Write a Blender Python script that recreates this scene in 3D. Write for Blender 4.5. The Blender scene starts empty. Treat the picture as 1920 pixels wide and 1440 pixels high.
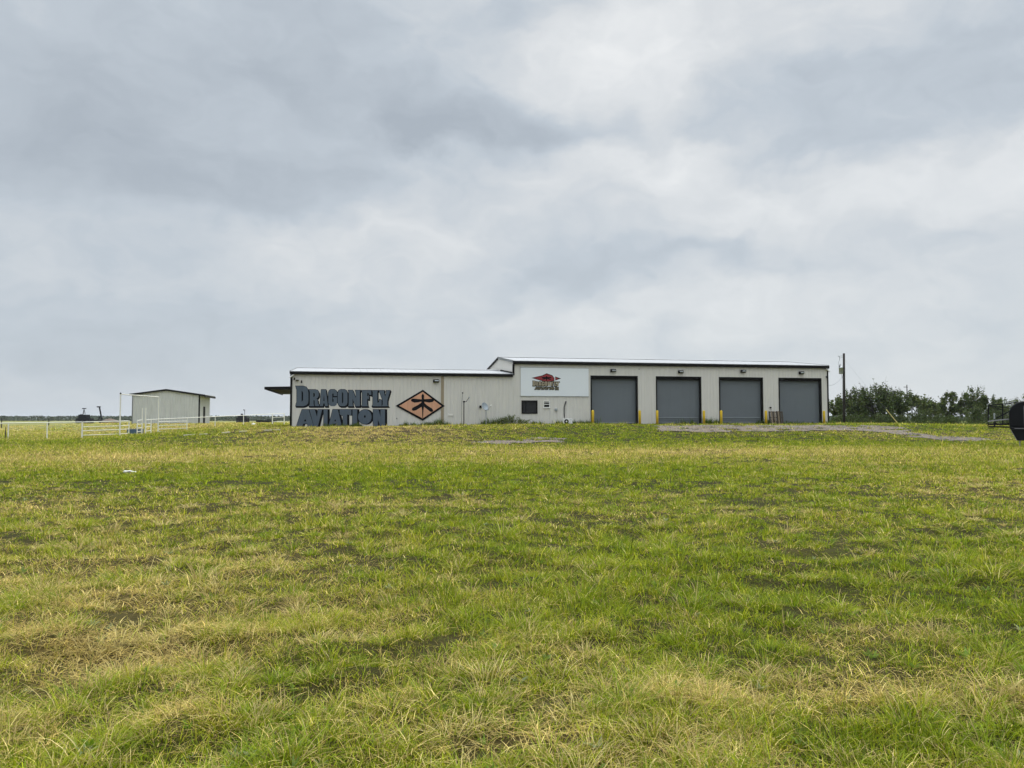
import bpy, bmesh, math, random
import numpy as np
from mathutils import Vector, Matrix
random.seed(7); RNG = np.random.default_rng(11)
SC = bpy.context.scene; COL = SC.collection
R = math.radians; PI = math.pi

# ------------------------------------------------------------------ camera
EYE = 1.6; F = 1440.0; HOR = 786.0
PITCH = math.atan((HOR-720)/F)
cam = bpy.data.cameras.new("camera"); cam_o = bpy.data.objects.new("camera", cam); COL.objects.link(cam_o)
cam.sensor_width = 36; cam.lens = 36*F/1920; cam.clip_start = .1; cam.clip_end = 12000
cam_o.location = (0, 0, EYE); cam_o.rotation_euler = (PI/2+PITCH, 0, 0); SC.camera = cam_o
def ray(px, py):                       # direction in the world of a point measured on the photograph
    a, b = (px-960)/F, (720-py)/F
    return Vector((a, math.cos(PITCH)-b*math.sin(PITCH), math.sin(PITCH)+b*math.cos(PITCH)))
def at(px, py, D):                     # point at depth y = D
    r = ray(px, py); return Vector((0, 0, EYE)) + r*(D/r.y)

# ------------------------------------------------------------------ building frame
TH = R(11.5); DJ = 67.0; Z0 = 1.2
JX = (963-960)/F*DJ
dS = (math.cos(TH), math.sin(TH)); dT = (-math.sin(TH), math.cos(TH))
def B(s, t, z=0.0): return Vector((JX+s*dS[0]+t*dT[0], DJ+s*dS[1]+t*dT[1], z))
def fac(px, py, t=0.0):                # photograph -> (s, z above floor) on the front wall plane
    r = ray(px, py); ox, oy = JX+t*dT[0], DJ+t*dT[1]
    det = -r.x*dS[1]+dS[0]*r.y
    k = (-ox*dS[1]+dS[0]*oy)/det; s = (r.x*oy-r.y*ox)/det
    return s, EYE+k*r.z-Z0

# ------------------------------------------------------------------ noise + terrain
def _hash(ix, iy, seed):
    h = (ix.astype(np.int64)*374761393 + iy.astype(np.int64)*668265263 + seed*974711) & 0x7fffffff
    h = ((h ^ (h >> 13))*1274126177) & 0x7fffffff
    return ((h ^ (h >> 16)) & 0xffff)/65535.0
def vnoise(x, y, seed=0):
    ix = np.floor(x); iy = np.floor(y); fx = x-ix; fy = y-iy
    fx = fx*fx*(3-2*fx); fy = fy*fy*(3-2*fy)
    a = _hash(ix, iy, seed); b = _hash(ix+1, iy, seed); c = _hash(ix, iy+1, seed); d = _hash(ix+1, iy+1, seed)
    return (a*(1-fx)+b*fx)*(1-fy)+(c*(1-fx)+d*fx)*fy
def fbm(x, y, sc, seed=0, o=4):
    x = np.asarray(x, float); y = np.asarray(y, float); s = 0; a = 1; tot = 0
    for i in range(o):
        c, d = math.cos(.7*i+.4), math.sin(.7*i+.4); k = 2.03**i/sc
        s = s+a*vnoise((x*c-y*d)*k+17.3*i, (x*d+y*c)*k-9.1*i, seed+i); tot += a; a *= .55
    return s/tot
def sm(a, b, x): t = np.clip((x-a)/(b-a), 0, 1); return t*t*(3-2*t)
def st(x, y): dx, dy = x-JX, y-DJ; return dx*dS[0]+dy*dS[1], dx*dT[0]+dy*dT[1]
def height(x, y, fine=True):
    x = np.asarray(x, float); y = np.asarray(y, float)
    s, t = st(x, y)
    sl = -18.5-.0092*np.clip(t, 0, 60)**2
    ds = np.maximum(np.maximum(sl-s, 0)/1.0, np.maximum(s-34, 0)*.34)
    dt = np.maximum(np.maximum(-2.5-t, 0), np.maximum(t-75, 0)*.16)
    d = np.hypot(ds, dt)
    z = (Z0-.06-.20*(1-sm(-18, 3, s)))*(1-sm(0, 19, d))
    z = z+.25*sm(70, 200, y)*(1-sm(0, 1, z))
    out = sm(0, 3, d)*.8+.2
    near = 1-sm(60, 120, np.hypot(x, y))
    z = z+out*near*(.14*(fbm(x, y, 7, 3)-.5))
    if fine: z = z+out*near*(.09*(1-sm(22, 48, np.hypot(x, y)))*(fbm(x, y, 1.1, 5, 2)-.5)+.095*(1-sm(9, 19, np.hypot(x, y)))*(fbm(x, y, .40, 9, 1)-.5))
    return z
def gz(x, y): return float(height(np.array([x]), np.array([y]), False)[0])
def ground(px, py):                    # first point of the ground seen at (px, py)
    r = ray(px, py); D = np.geomspace(2, 900, 6000)
    X = r.x/r.y*D; Z = EYE+r.z/r.y*D
    m = Z <= height(X, D, False); i = int(np.argmax(m)) if m.any() else len(D)-1
    return X[i], D[i]

# ------------------------------------------------------------------ materials
def nt(m): m.use_nodes = True; return m.node_tree.nodes, m.node_tree.links
MATS = {}
def mat(name, col, rough=.6, metal=0., var=.12, vs=3., bump=0., bs=20., spec=.5, streak=0.):
    if name in MATS: return MATS[name]
    m = bpy.data.materials.new(name); n, l = nt(m); b = n["Principled BSDF"]
    b.inputs['Roughness'].default_value = rough; b.inputs['Metallic'].default_value = metal
    b.inputs['Specular IOR Level'].default_value = spec
    tc = n.new('ShaderNodeTexCoord'); nz = n.new('ShaderNodeTexNoise'); nz.inputs['Scale'].default_value = vs
    nz.inputs['Detail'].default_value = 6; l.new(tc.outputs['Object'], nz.inputs['Vector'])
    mx = n.new('ShaderNodeMix'); mx.data_type = 'RGBA'
    c = Vector(col); mx.inputs[6].default_value = (*(c*(1-var)), 1); mx.inputs[7].default_value = (*(c*(1+var)), 1)
    l.new(nz.outputs['Fac'], mx.inputs[0]); out = mx.outputs[2]
    if streak:                          # rain streaks: noise stretched down the wall
        mp = n.new('ShaderNodeMapping'); mp.inputs['Scale'].default_value = (2.6, 2.6, .16); l.new(tc.outputs['Object'], mp.inputs['Vector'])
        n2 = n.new('ShaderNodeTexNoise'); n2.inputs['Scale'].default_value = 2.2; n2.inputs['Detail'].default_value = 5; l.new(mp.outputs[0], n2.inputs['Vector'])
        rp = n.new('ShaderNodeMapRange'); rp.inputs[1].default_value = .45; rp.inputs[2].default_value = .75; l.new(n2.outputs['Fac'], rp.inputs[0])
        ml = n.new('ShaderNodeMath'); ml.operation = 'MULTIPLY'; ml.inputs[1].default_value = streak; l.new(rp.outputs[0], ml.inputs[0])
        m2 = n.new('ShaderNodeMix'); m2.data_type = 'RGBA'; m2.inputs[7].default_value = (*(c*.55), 1)
        l.new(ml.outputs[0], m2.inputs[0]); l.new(out, m2.inputs[6]); out = m2.outputs[2]
    l.new(out, b.inputs['Base Color'])
    if bump:
        n3 = n.new('ShaderNodeTexNoise'); n3.inputs['Scale'].default_value = bs; l.new(tc.outputs['Object'], n3.inputs['Vector'])
        bp = n.new('ShaderNodeBump'); bp.inputs['Strength'].default_value = bump; bp.inputs['Distance'].default_value = .02
        l.new(n3.outputs['Fac'], bp.inputs['Height']); l.new(bp.outputs[0], b.inputs['Normal'])
    MATS[name] = m; return m
def leafmat(name, trans=.35, rough=.6, tint=(1, 1, 1)):
    m = bpy.data.materials.new(name); n, l = nt(m); n.remove(n["Principled BSDF"]); out = n["Material Output"]
    a = n.new('ShaderNodeAttribute'); a.attribute_name = 'Col'
    d = n.new('ShaderNodeBsdfDiffuse'); t = n.new('ShaderNodeBsdfTranslucent'); g = n.new('ShaderNodeBsdfGlossy'); g.inputs['Roughness'].default_value = .42
    g.inputs['Color'].default_value = (.6, .62, .6, 1)
    m1 = n.new('ShaderNodeMixShader'); m1.inputs[0].default_value = trans
    m2 = n.new('ShaderNodeMixShader'); m2.inputs[0].default_value = .02
    l.new(a.outputs['Color'], d.inputs['Color']); l.new(a.outputs['Color'], t.inputs['Color'])
    l.new(d.outputs[0], m1.inputs[1]); l.new(t.outputs[0], m1.inputs[2]); l.new(m1.outputs[0], m2.inputs[1]); l.new(g.outputs[0], m2.inputs[2])
    l.new(m2.outputs[0], out.inputs['Surface']); return m
M_WALL = mat('wall_panel', (.64, .62, .57), .5, 0, .05, .5, streak=.22)
M_SHED = mat('shed_panel', (.575, .58, .57), .55, 0, .10, 1.2, streak=.35)
M_ROOF = mat('roof_metal', (.36, .37, .38), .5, .0, .05, .6)
M_BLACK = mat('dark_bronze_trim', (.008, .007, .006), .6, 0, .2, 2, spec=.12)
M_TRIMG = mat('grey_trim', (.16, .17, .17), .5, .2, .1)
M_TAN = mat('tan_trim', (.30, .245, .16), .6, 0, .1, 2)
M_DOOR = mat('door_slate', (.125, .145, .160), .5, 0, .06, 1.3, streak=.12)
M_BAR = mat('door_bar', (.22, .245, .26), .45, .2, .08)
M_GLASS = mat('dark_glass', (.008, .009, .010), .15, 0, .2, spec=.25)
M_CURT = mat('curtain', (.022, .023, .024), .9, 0, .6, 9)
M_WHITE = mat('white_paint', (.78, .78, .75), .5, 0, .05, 4)
M_PIPE = mat('pipe_white', (.80, .79, .70), .45, 0, .12, 6)
M_GALV = mat('galvanised', (.36, .39, .41), .4, .6, .12, 9)
M_SIGN = mat('sign_white', (.76, .80, .83), .35, 0, .03, .8)
M_YEL = mat('bollard_yellow', (.70, .46, .015), .5, 0, .14, 6)
M_BLUEP = mat('paint_slate_blue', (.076, .104, .138), .6, 0, .12, 1.1, streak=.15)
M_INK = mat('paint_black', (.005, .005, .006), .7, 0, .1, spec=.1)
M_PEACH = mat('paint_peach', (.62, .33, .20), .65, 0, .16, 1.5, streak=.4)
M_RED = mat('sign_red', (.26, .018, .022), .45, 0, .15, 6)
M_OLIVE = mat('sign_tan', (.34, .295, .20), .5, 0, .2, 8)
M_OLIV2 = mat('sign_olive', (.11, .095, .05), .5, 0, .3, 12)
M_WOODP = mat('pole_wood', (.018, .014, .011), .85, 0, .35, 8, .4, 30)
M_PALL = mat('pallet_wood', (.20, .155, .105), .85, 0, .35, 7, .4, 40)
M_PALM = mat('pallet_weathered', (.050, .038, .025), .9, 0, .4, 9, .4, 40)
M_PALD = mat('pallet_dark', (.05, .038, .026), .9, 0, .35, 7)
M_PLAS = mat('black_poly', (.006, .0065, .008), .55, 0, .15, 2, spec=.12)
M_STEELD = mat('dark_steel', (.007, .007, .008), .6, .0, .25, 5, spec=.15)
M_GREYB = mat('grey_strap', (.22, .22, .23), .5, .2, .1)
M_RUB = mat('rubber', (.014, .014, .014), .85, 0, .2, 8)
M_TROUGH = mat('trough_blue', (.06, .115, .19), .5, 0, .15, 3)
M_DIRT = mat('dirt', (.13, .10, .075), .95, 0, .3, 3, .6, 8)
M_BARK = mat('bark', (.045, .037, .030), .9, 0, .35, 10, .5, 30)
M_DISH = mat('dish_grey', (.26, .30, .325), .5, .1, .06, 3)
M_FARW = mat('far_wall', (.42, .44, .48), .7, 0, .1)
M_CANO = mat('canopy_soffit', (.075, .066, .05), .7, 0, .2, 2)
M_BOARD = mat('board_cream', (.50, .47, .36), .7, 0, .25, 5)
M_SCRAP = mat('scrap_paper', (.55, .54, .50), .8, 0, .1, 8)
M_CABLE = mat('cable_black', (.03, .03, .03), .6, 0, .1)
M_GUARD = mat('guard_yellow', (.62, .53, .20), .6, 0, .1)

# ------------------------------------------------------------------ mesh builder
class MB:
    def __init__(s): s.v = []; s.f = []
    def add(s, v, f): o = len(s.v); s.v += [tuple(p) for p in v]; s.f += [tuple(i+o for i in q) for q in f]; return s
    def box(s, x0, x1, y0, y1, z0, z1, M=None):
        v = [Vector(p) for p in ((x0,y0,z0),(x1,y0,z0),(x1,y1,z0),(x0,y1,z0),(x0,y0,z1),(x1,y0,z1),(x1,y1,z1),(x0,y1,z1))]
        if M is not None: v = [M @ p for p in v]
        return s.add(v, ((3,2,1,0),(4,5,6,7),(0,1,5,4),(1,2,6,5),(2,3,7,6),(3,0,4,7)))
    def tube(s, pts, r, n=8, r1=None):
        pts = [Vector(p) for p in pts]; m = len(pts); v = []; f = []; up = None
        for i, p in enumerate(pts):
            d = (pts[min(i+1, m-1)]-pts[max(i-1, 0)]).normalized()
            a = Vector((0, 0, 1)) if abs(d.z) < .95 else Vector((1, 0, 0))
            u = d.cross(a).normalized(); w = u.cross(d)
            if up is not None and u.dot(up) < 0: u, w = -u, -w
            up = u; rr = r if r1 is None else r+(r1-r)*i/(m-1)
            v += [p+(u*math.cos(2*PI*k/n)+w*math.sin(2*PI*k/n))*rr for k in range(n)]
        for i in range(m-1):
            for k in range(n): k2 = (k+1) % n; f.append((i*n+k, i*n+k2, (i+1)*n+k2, (i+1)*n+k))
        f.append(tuple(range(n-1, -1, -1))); f.append(tuple(range((m-1)*n, m*n)))
        return s.add(v, f)
    def lathe(s, prof, n=20, M=None, squash=1.):       # profile (r, z) turned about z
        v = []; f = []; m = len(prof)
        for r, z in prof:
            for k in range(n):
                p = Vector((r*math.cos(2*PI*k/n), r*math.sin(2*PI*k/n)*squash, z)); v.append(M @ p if M is not None else p)
        for i in range(m-1):
            for k in range(n): k2 = (k+1) % n; f.append((i*n+k, i*n+k2, (i+1)*n+k2, (i+1)*n+k))
        f.append(tuple(range(n-1, -1, -1))); f.append(tuple(range((m-1)*n, m*n)))
        return s.add(v, f)
    def prism(s, poly, a, b, fn):                       # outline extruded from depth a to b; fn(u, v, depth) -> point
        n = len(poly); v = [fn(u, w, a) for u, w in poly]+[fn(u, w, b) for u, w in poly]
        f = [tuple(range(n-1, -1, -1)), tuple(range(n, 2*n))]+[(i, (i+1) % n, n+(i+1) % n, n+i) for i in range(n)]
        return s.add(v, f)
    def build(s, name, m, parent=None, smooth=False, bevel=0, loc=None, rz=0):
        me = bpy.data.meshes.new(name); me.from_pydata(s.v, [], s.f)
        bm = bmesh.new(); bm.from_mesh(me); bmesh.ops.recalc_face_normals(bm, faces=bm.faces); bm.to_mesh(me); bm.free()
        me.materials.append(m); o = bpy.data.objects.new(name, me); COL.objects.link(o)
        if parent is not None: o.parent = parent
        if loc is not None: o.location = loc; o.rotation_euler = (0, 0, rz)
        if smooth:
            for p in me.polygons: p.use_smooth = len(p.vertices) < 6
        if bevel:
            b = o.modifiers.new('bevel', 'BEVEL'); b.width = bevel; b.segments = 2; b.limit_method = 'ANGLE'
        return o
def tag(o, label=None, cat=None, group=None, kind=None):
    if label: o['label'] = label
    if cat: o['category'] = cat
    if group: o['group'] = group
    if kind: o['kind'] = kind
    return o
def thing(name, label, cat, loc=(0, 0, 0), rz=0, group=None):
    o = bpy.data.objects.new(name, None); COL.objects.link(o); o.empty_display_size = .3
    o.location = loc; o.rotation_euler = (0, 0, rz); return tag(o, label, cat, group)
def kids(o): return [c for c in bpy.data.objects if c.parent == o]
def dup(o, loc, rz=None, label=None, parent=None):
    c = o.copy(); COL.objects.link(c)
    if parent is not None: c.parent = parent
    else:
        c.location = loc
        if rz is not None: c.rotation_euler = (0, 0, rz)
        if label: c['label'] = label
    for k in kids(o): dup(k, None, None, None, c)
    return c
def raw_mesh(name, verts, faces_flat, loop_tot, colors, m):
    me = bpy.data.meshes.new(name); me.vertices.add(len(verts)); me.vertices.foreach_set('co', verts.astype(np.float32).ravel())
    me.loops.add(len(faces_flat)); me.loops.foreach_set('vertex_index', faces_flat.astype(np.int32))
    me.polygons.add(len(loop_tot)); ls = np.concatenate(([0], np.cumsum(loop_tot)[:-1]))
    me.polygons.foreach_set('loop_start', ls.astype(np.int32))
    me.update(calc_edges=True)
    if colors is not None:
        a = me.attributes.new('Col', 'FLOAT_COLOR', 'POINT'); c = np.ones((len(verts), 4), np.float32); c[:, :3] = colors
        a.data.foreach_set('color', c.ravel())
    me.materials.append(m); o = bpy.data.objects.new(name, me); COL.objects.link(o); return o

# ------------------------------------------------------------------ sky, sun
SUN_EL, SUN_AZ = R(60), R(28)          # sun stands ahead of the camera, a little to the right, behind the clouds
w = bpy.data.worlds.new("World"); SC.world = w; w.use_nodes = True
wn, wl = w.node_tree.nodes, w.node_tree.links
class X:
    def __init__(s, sock): s.s = sock
def mth(op, *a):
    nd = wn.new('ShaderNodeMath'); nd.operation = op
    for i, q in enumerate(a):
        if isinstance(q, X): wl.new(q.s, nd.inputs[i])
        else: nd.inputs[i].default_value = q
    return X(nd.outputs[0])
add = lambda a, b: mth('ADD', a, b); mul = lambda a, b: mth('MULTIPLY', a, b)
tcw = wn.new('ShaderNodeTexCoord'); sp = wn.new('ShaderNodeSeparateXYZ'); wl.new(tcw.outputs['Generated'], sp.inputs[0])
sx, sy, sz = (X(sp.outputs[i]) for i in range(3))
az = mth('ARCTAN2', sx, sy); el = mth('ARCSINE', sz)
def wnoise(vec, scale, det, rough=.5):
    n_ = wn.new('ShaderNodeTexNoise'); n_.inputs['Scale'].default_value = scale; n_.inputs['Detail'].default_value = det
    n_.inputs['Roughness'].default_value = rough; wl.new(vec, n_.inputs['Vector']); return X(n_.outputs['Fac'])
def comb(a, b, c):
    n_ = wn.new('ShaderNodeCombineXYZ')
    for i, q in enumerate((a, b, c)):
        if isinstance(q, X): wl.new(q.s, n_.inputs[i])
        else: n_.inputs[i].default_value = q
    return n_.outputs[0]
v0 = comb(az, mul(el, 1.7), 0.)
w1 = wnoise(v0, 9.0, 6); w2 = wnoise(comb(az, mul(el, 1.7), 7.3), 9.0, 6)
azw = add(az, mul(add(w1, -.5), .16)); elw = add(el, mul(add(w2, -.5), .12))
n1 = wnoise(comb(azw, mul(elw, 1.7), 2.), 6.0, 8, .52)
n2 = wnoise(comb(azw, mul(elw, 1.6), 5.), 17., 6, .55)
lum = add(.48, add(mul(add(n1, -.5), .60), mul(add(n2, -.5), .36)))
def dirof(px, py): d = ray(px, py).normalized(); return math.atan2(d.x, d.y), math.asin(d.z)
BLOBS = [  # px, py, half-widths px, amount: the cloud banks, as bearings
    (150, 270, 430, 180, -.30), (520, 80, 280, 140, -.20), (330, 330, 230, 90, -.12), (900, 235, 200, 62, -.36), (1040, 240, 80, 48, -.15), (790, 230, 90, 42, -.10), (1110, 130, 150, 110, .26), (1010, 15, 110, 40, -.20),
    (700, 475, 320, 80, .20), (450, 430, 160, 45, .18), (1010, 490, 260, 62, -.22), (1700, 190, 330, 110, -.24), (1580, 375, 230, 55, .30), (1880, 300, 120, 50, .18),
    (1330, 50, 240, 80, .18), (180, 640, 420, 70, -.20), (1500, 560, 420, 70, .12), (1100, 610, 400, 60, .04), (1450, 480, 300, 40, -.10),
    (770, 292, 90, 25, .18), (1150, 310, 230, 38, .26), (60, 50, 200, 90, .04), (1480, 150, 180, 60, .02), (600, 250, 120, 50, .10), (80, 400, 140, 50, .12), (1240, 400, 200, 50, .10)]
for px, py, hx, hy, am in BLOBS:
    a0, e0 = dirof(px, py)
    u = mul(add(azw, -a0), F/hx*.9); v = mul(add(elw, -e0), F/hy*.9)
    lum = add(lum, mul(mth('EXPONENT', mul(mth('POWER', add(mul(u, u), mul(v, v)), 1.35), -1.)), am))
cr = wn.new('ShaderNodeValToRGB'); wl.new(lum.s, cr.inputs[0]); E_ = cr.color_ramp.elements
E_[0].position = .0; E_[0].color = (.335, .375, .42, 1); E_[1].position = .95; E_[1].color = (.72, .73, .73, 1)
e = E_.new(.35); e.color = (.435, .48, .525, 1); e = E_.new(.62); e.color = (.565, .588, .605, 1)
# lower sky: even pale haze; higher than the picture's top edge an overcast sky brightens towards the zenith
hz = mth('EXPONENT', mul(mth('MAXIMUM', el, 0.), -11.))
mx = wn.new('ShaderNodeMix'); mx.data_type = 'RGBA'; wl.new(mul(hz, .75).s, mx.inputs[0]); wl.new(cr.outputs[0], mx.inputs[6])
hor = wn.new('ShaderNodeMix'); hor.data_type = 'RGBA'; mr = wn.new('ShaderNodeMapRange'); wl.new(az.s, mr.inputs[0])
mr.inputs[1].default_value = -.6; mr.inputs[2].default_value = .25; wl.new(mr.outputs[0], hor.inputs[0])
hor.inputs[6].default_value = (.445, .49, .54, 1); hor.inputs[7].default_value = (.565, .60, .625, 1); wl.new(hor.outputs[2], mx.inputs[7])
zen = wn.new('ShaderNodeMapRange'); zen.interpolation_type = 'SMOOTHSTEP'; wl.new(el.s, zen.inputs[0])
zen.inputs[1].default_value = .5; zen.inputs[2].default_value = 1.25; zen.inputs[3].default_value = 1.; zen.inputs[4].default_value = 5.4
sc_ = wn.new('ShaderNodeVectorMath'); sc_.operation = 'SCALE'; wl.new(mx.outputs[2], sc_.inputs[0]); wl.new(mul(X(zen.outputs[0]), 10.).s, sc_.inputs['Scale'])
sky = wn.new('ShaderNodeTexSky'); sky.sky_type = 'NISHITA'; sky.sun_disc = False; sky.sun_elevation = SUN_EL; sky.sun_rotation = SUN_AZ
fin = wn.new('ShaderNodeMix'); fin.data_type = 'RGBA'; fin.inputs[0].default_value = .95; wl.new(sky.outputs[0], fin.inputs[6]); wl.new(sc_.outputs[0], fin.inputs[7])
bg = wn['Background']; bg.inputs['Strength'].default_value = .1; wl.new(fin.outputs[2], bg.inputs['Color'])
sun = bpy.data.lights.new("sun", 'SUN'); sun.energy = 1.5; sun.angle = R(10); sun.color = (1, .95, .87)
so = bpy.data.objects.new("sun", sun); COL.objects.link(so)
sd = Vector((math.sin(SUN_AZ)*math.cos(SUN_EL), math.cos(SUN_AZ)*math.cos(SUN_EL), math.sin(SUN_EL)))
so.rotation_euler = sd.to_track_quat('Z', 'Y').to_euler(); so.location = (0, 0, 60)
SC.view_settings.view_transform = 'Standard'; SC.view_settings.look = 'None'; SC.view_settings.exposure = .30
SC.cycles.max_bounces = 5; SC.cycles.diffuse_bounces = 3; SC.cycles.glossy_bounces = 2; SC.cycles.transmission_bounces = 3

# ------------------------------------------------------------------ ground
GRAVEL = [[(1228, 799), (1400, 798.5), (1560, 798.5), (1680, 800.5), (1712, 808), (1660, 811), (1560, 807.5), (1450, 810), (1330, 811), (1240, 809)],
          [(1660, 806), (1700, 808), (1750, 819), (1840, 821), (1862, 826), (1800, 829), (1735, 824), (1665, 813)],
          [(880, 831.5), (960, 826.5), (1010, 822), (1066, 823.5), (1050, 830.5), (970, 834)]]
GRAVEL = [np.array([ground(*p) for p in g]) for g in GRAVEL]
def inpoly(x, y, P):
    r = np.zeros(x.shape, bool); j = len(P)-1
    for i in range(len(P)):
        (xi, yi), (xj, yj) = P[i], P[j]
        r ^= ((yi > y) != (yj > y)) & (x < (xj-xi)*(y-yi)/(yj-yi+1e-12)+xi); j = i
    return r
def gravel_mask(x, y):
    jx = x+1.2*(fbm(x, y, 1.6, 40)-.5); jy = y+2.0*(fbm(x, y, 1.6, 50)-.5)
    m = np.zeros(np.shape(x), bool)
    for g in GRAVEL: m |= inpoly(jx, jy, g)
    return m & (fbm(x, y, 1.3, 55, 3) > .36)
# where the grass is dry (+) or fresh (-): patches of the field, in metres
PATCH = [(150, 1100, 2.4, 2.6, .22), (400, 1190, 1.3, .9, .18), (60, 960, 4, 3.2, .30), (250, 1230, .9, .5, .20), (1340, 1305, .42, .22, .6), (1240, 1325, .3, .2, .5),
         (1640, 1195, .6, .35, .45), (1430, 1262, .4, .25, .5), (980, 1390, .3, .2, .5), (1850, 1310, .8, .3, .45), (350, 1350, .25, .18, .4),
         (1650, 1120, 3.2, 2.2, -.22), (1250, 1040, 4.5, 3, -.16), (1500, 1230, 1.4, .6, -.15), (250, 1400, .8, .3, -.22), (600, 1260, 1.2, .4, -.24), (1750, 1380, .8, .3, -.25), (1200, 1180, 2.0, .8, -.12), (1700, 1010, 4.5, 3, -.10),
         (1880, 915, 4, 5, .30), (1600, 900, 5, 3, -.05), (760, 893, 9, 3.2, -.42), (1100, 890, 7, 3.5, -.30), (420, 905, 5, 2, -.1), (1250, 850, 9, 4, .42), (1600, 845, 10, 4, .12),
         (150, 862, 9, 6, .36), (520, 850, 9, 6, .26), (900, 862, 7, 3, .15), (650, 812, 8, 8, .55), (760, 806, 4, 5, .25), (1120, 808, 7, 7, -.42), (1400, 826, 16, 5, -.35), (1750, 835, 8, 4, -.25),
         (1050, 845, 10, 3, .1), (100, 828, 9, 4, -.35), (330, 822, 9, 5, -.20), (80, 800, 40, 45, .40), (330, 800, 10, 10, .25), (1650, 797, 8, 4, -.3), (1780, 803, 10, 5, -.35)]
PATCH = [(*ground(px, py), a, b, c) for px, py, a, b, c in PATCH]
def dryness(x, y):
    D = np.hypot(x, y)
    d = .27+.60*(fbm(x, y, 2.6, 60)-.5)+.75*(fbm(x, y, .55, 64, 3)-.5)+.35*(fbm(x, y*.55, 11, 70)-.5)
    for cx, cy, a, b, c in PATCH:
        d = d+c*np.exp(-((x-cx)/a)**2-((y-cy)/b)**2)
    d = d+.10*sm(24, 38, y)*(1-sm(90, 100, y))
    d = d+.42*sm(100, 150, y)*(1-sm(0, 30, x+10))
    return np.clip(d, 0, 1)
def axis(lo, hi, fine0, fine1, step, grow):
    a = list(np.arange(fine0, fine1, step)); st_ = step; p = a[-1]
    while p < hi: st_ *= grow; p += st_; a.append(p)
    p = fine0; st_ = step; b = []
    while p > lo: st_ *= grow; p -= st_; b.append(p)
    return np.array(b[::-1]+a)
gx = axis(-5000, 5000, -12, 12, .10, 1.022); gy = axis(-400, 7000, 1.8, 14, .08, 1.012)
GX, GY = np.meshgrid(gx, gy); x, y = GX.ravel(), GY.ravel()
V = np.stack([x, y, height(x, y)], 1); nx, ny = len(gx), len(gy)
ii = (np.arange(ny-1)[:, None]*nx+np.arange(nx-1)[None]).ravel()
FF = np.stack([ii, ii+1, ii+1+nx, ii+nx], 1).ravel()
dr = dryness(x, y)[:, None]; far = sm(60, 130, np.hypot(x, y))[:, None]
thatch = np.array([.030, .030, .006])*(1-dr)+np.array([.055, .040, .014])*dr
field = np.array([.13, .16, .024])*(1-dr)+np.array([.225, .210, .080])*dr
gm = bpy.data.materials.new('ground_soil'); n, l = nt(gm); b = n["Principled BSDF"]; b.inputs['Roughness'].default_value = .95; b.inputs['Specular IOR Level'].default_value = .1
at_ = n.new('ShaderNodeAttribute'); at_.attribute_name = 'Col'; tc = n.new('ShaderNodeTexCoord')
na = n.new('ShaderNodeTexNoise'); na.inputs['Scale'].default_value = 9; na.inputs['Detail'].default_value = 8; l.new(tc.outputs['Object'], na.inputs['Vector'])
nb = n.new('ShaderNodeTexNoise'); nb.inputs['Scale'].default_value = .35; nb.inputs['Detail'].default_value = 8; l.new(tc.outputs['Object'], nb.inputs['Vector'])
ad = n.new('ShaderNodeMath'); ad.operation = 'ADD'; l.new(na.outputs['Fac'], ad.inputs[0]); l.new(nb.outputs['Fac'], ad.inputs[1])
mr = n.new('ShaderNodeMapRange'); mr.inputs[1].default_value = .6; mr.inputs[2].default_value = 1.4; mr.inputs[3].default_value = .55; mr.inputs[4].default_value = 1.45; l.new(ad.outputs[0], mr.inputs[0])
vs = n.new('ShaderNodeVectorMath'); vs.operation = 'SCALE'; l.new(at_.outputs['Color'], vs.inputs[0]); l.new(mr.outputs[0], vs.inputs['Scale']); l.new(vs.outputs[0], b.inputs['Base Color'])
bp = n.new('ShaderNodeBump'); bp.inputs['Distance'].default_value = .05; l.new(na.outputs['Fac'], bp.inputs['Height']); l.new(bp.outputs[0], b.inputs['Normal'])
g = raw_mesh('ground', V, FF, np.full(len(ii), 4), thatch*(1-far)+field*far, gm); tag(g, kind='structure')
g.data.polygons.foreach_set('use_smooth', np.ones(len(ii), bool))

# gravel drive: a sheet just above the soil, its edge broken by the grass
xs = np.arange(-8, 36, .22); ys = np.arange(38, 74, .22); GX, GY = np.meshgrid(xs, ys); x, y = GX.ravel(), GY.ravel()
mk = gravel_mask(x, y).reshape(GX.shape)
cell = mk[:-1, :-1] & mk[1:, :-1] & mk[:-1, 1:] & mk[1:, 1:]
i0 = (np.arange(len(ys))[:, None]*len(xs)+np.arange(len(xs))[None])[:-1, :-1][cell]
FF = np.stack([i0, i0+1, i0+1+len(xs), i0+len(xs)], 1)
used, inv = np.unique(FF.ravel(), return_inverse=True)
M_GRAV = mat('gravel_stone', (.155, .112, .066), .95, 0, .45, 7, .9, 14)
V = np.stack([x, y, height(x, y)+.035], 1)[used]
tag(raw_mesh('gravel_drive', V, inv.ravel(), np.full(len(i0), 4), None, M_GRAV), kind='structure')
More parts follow.
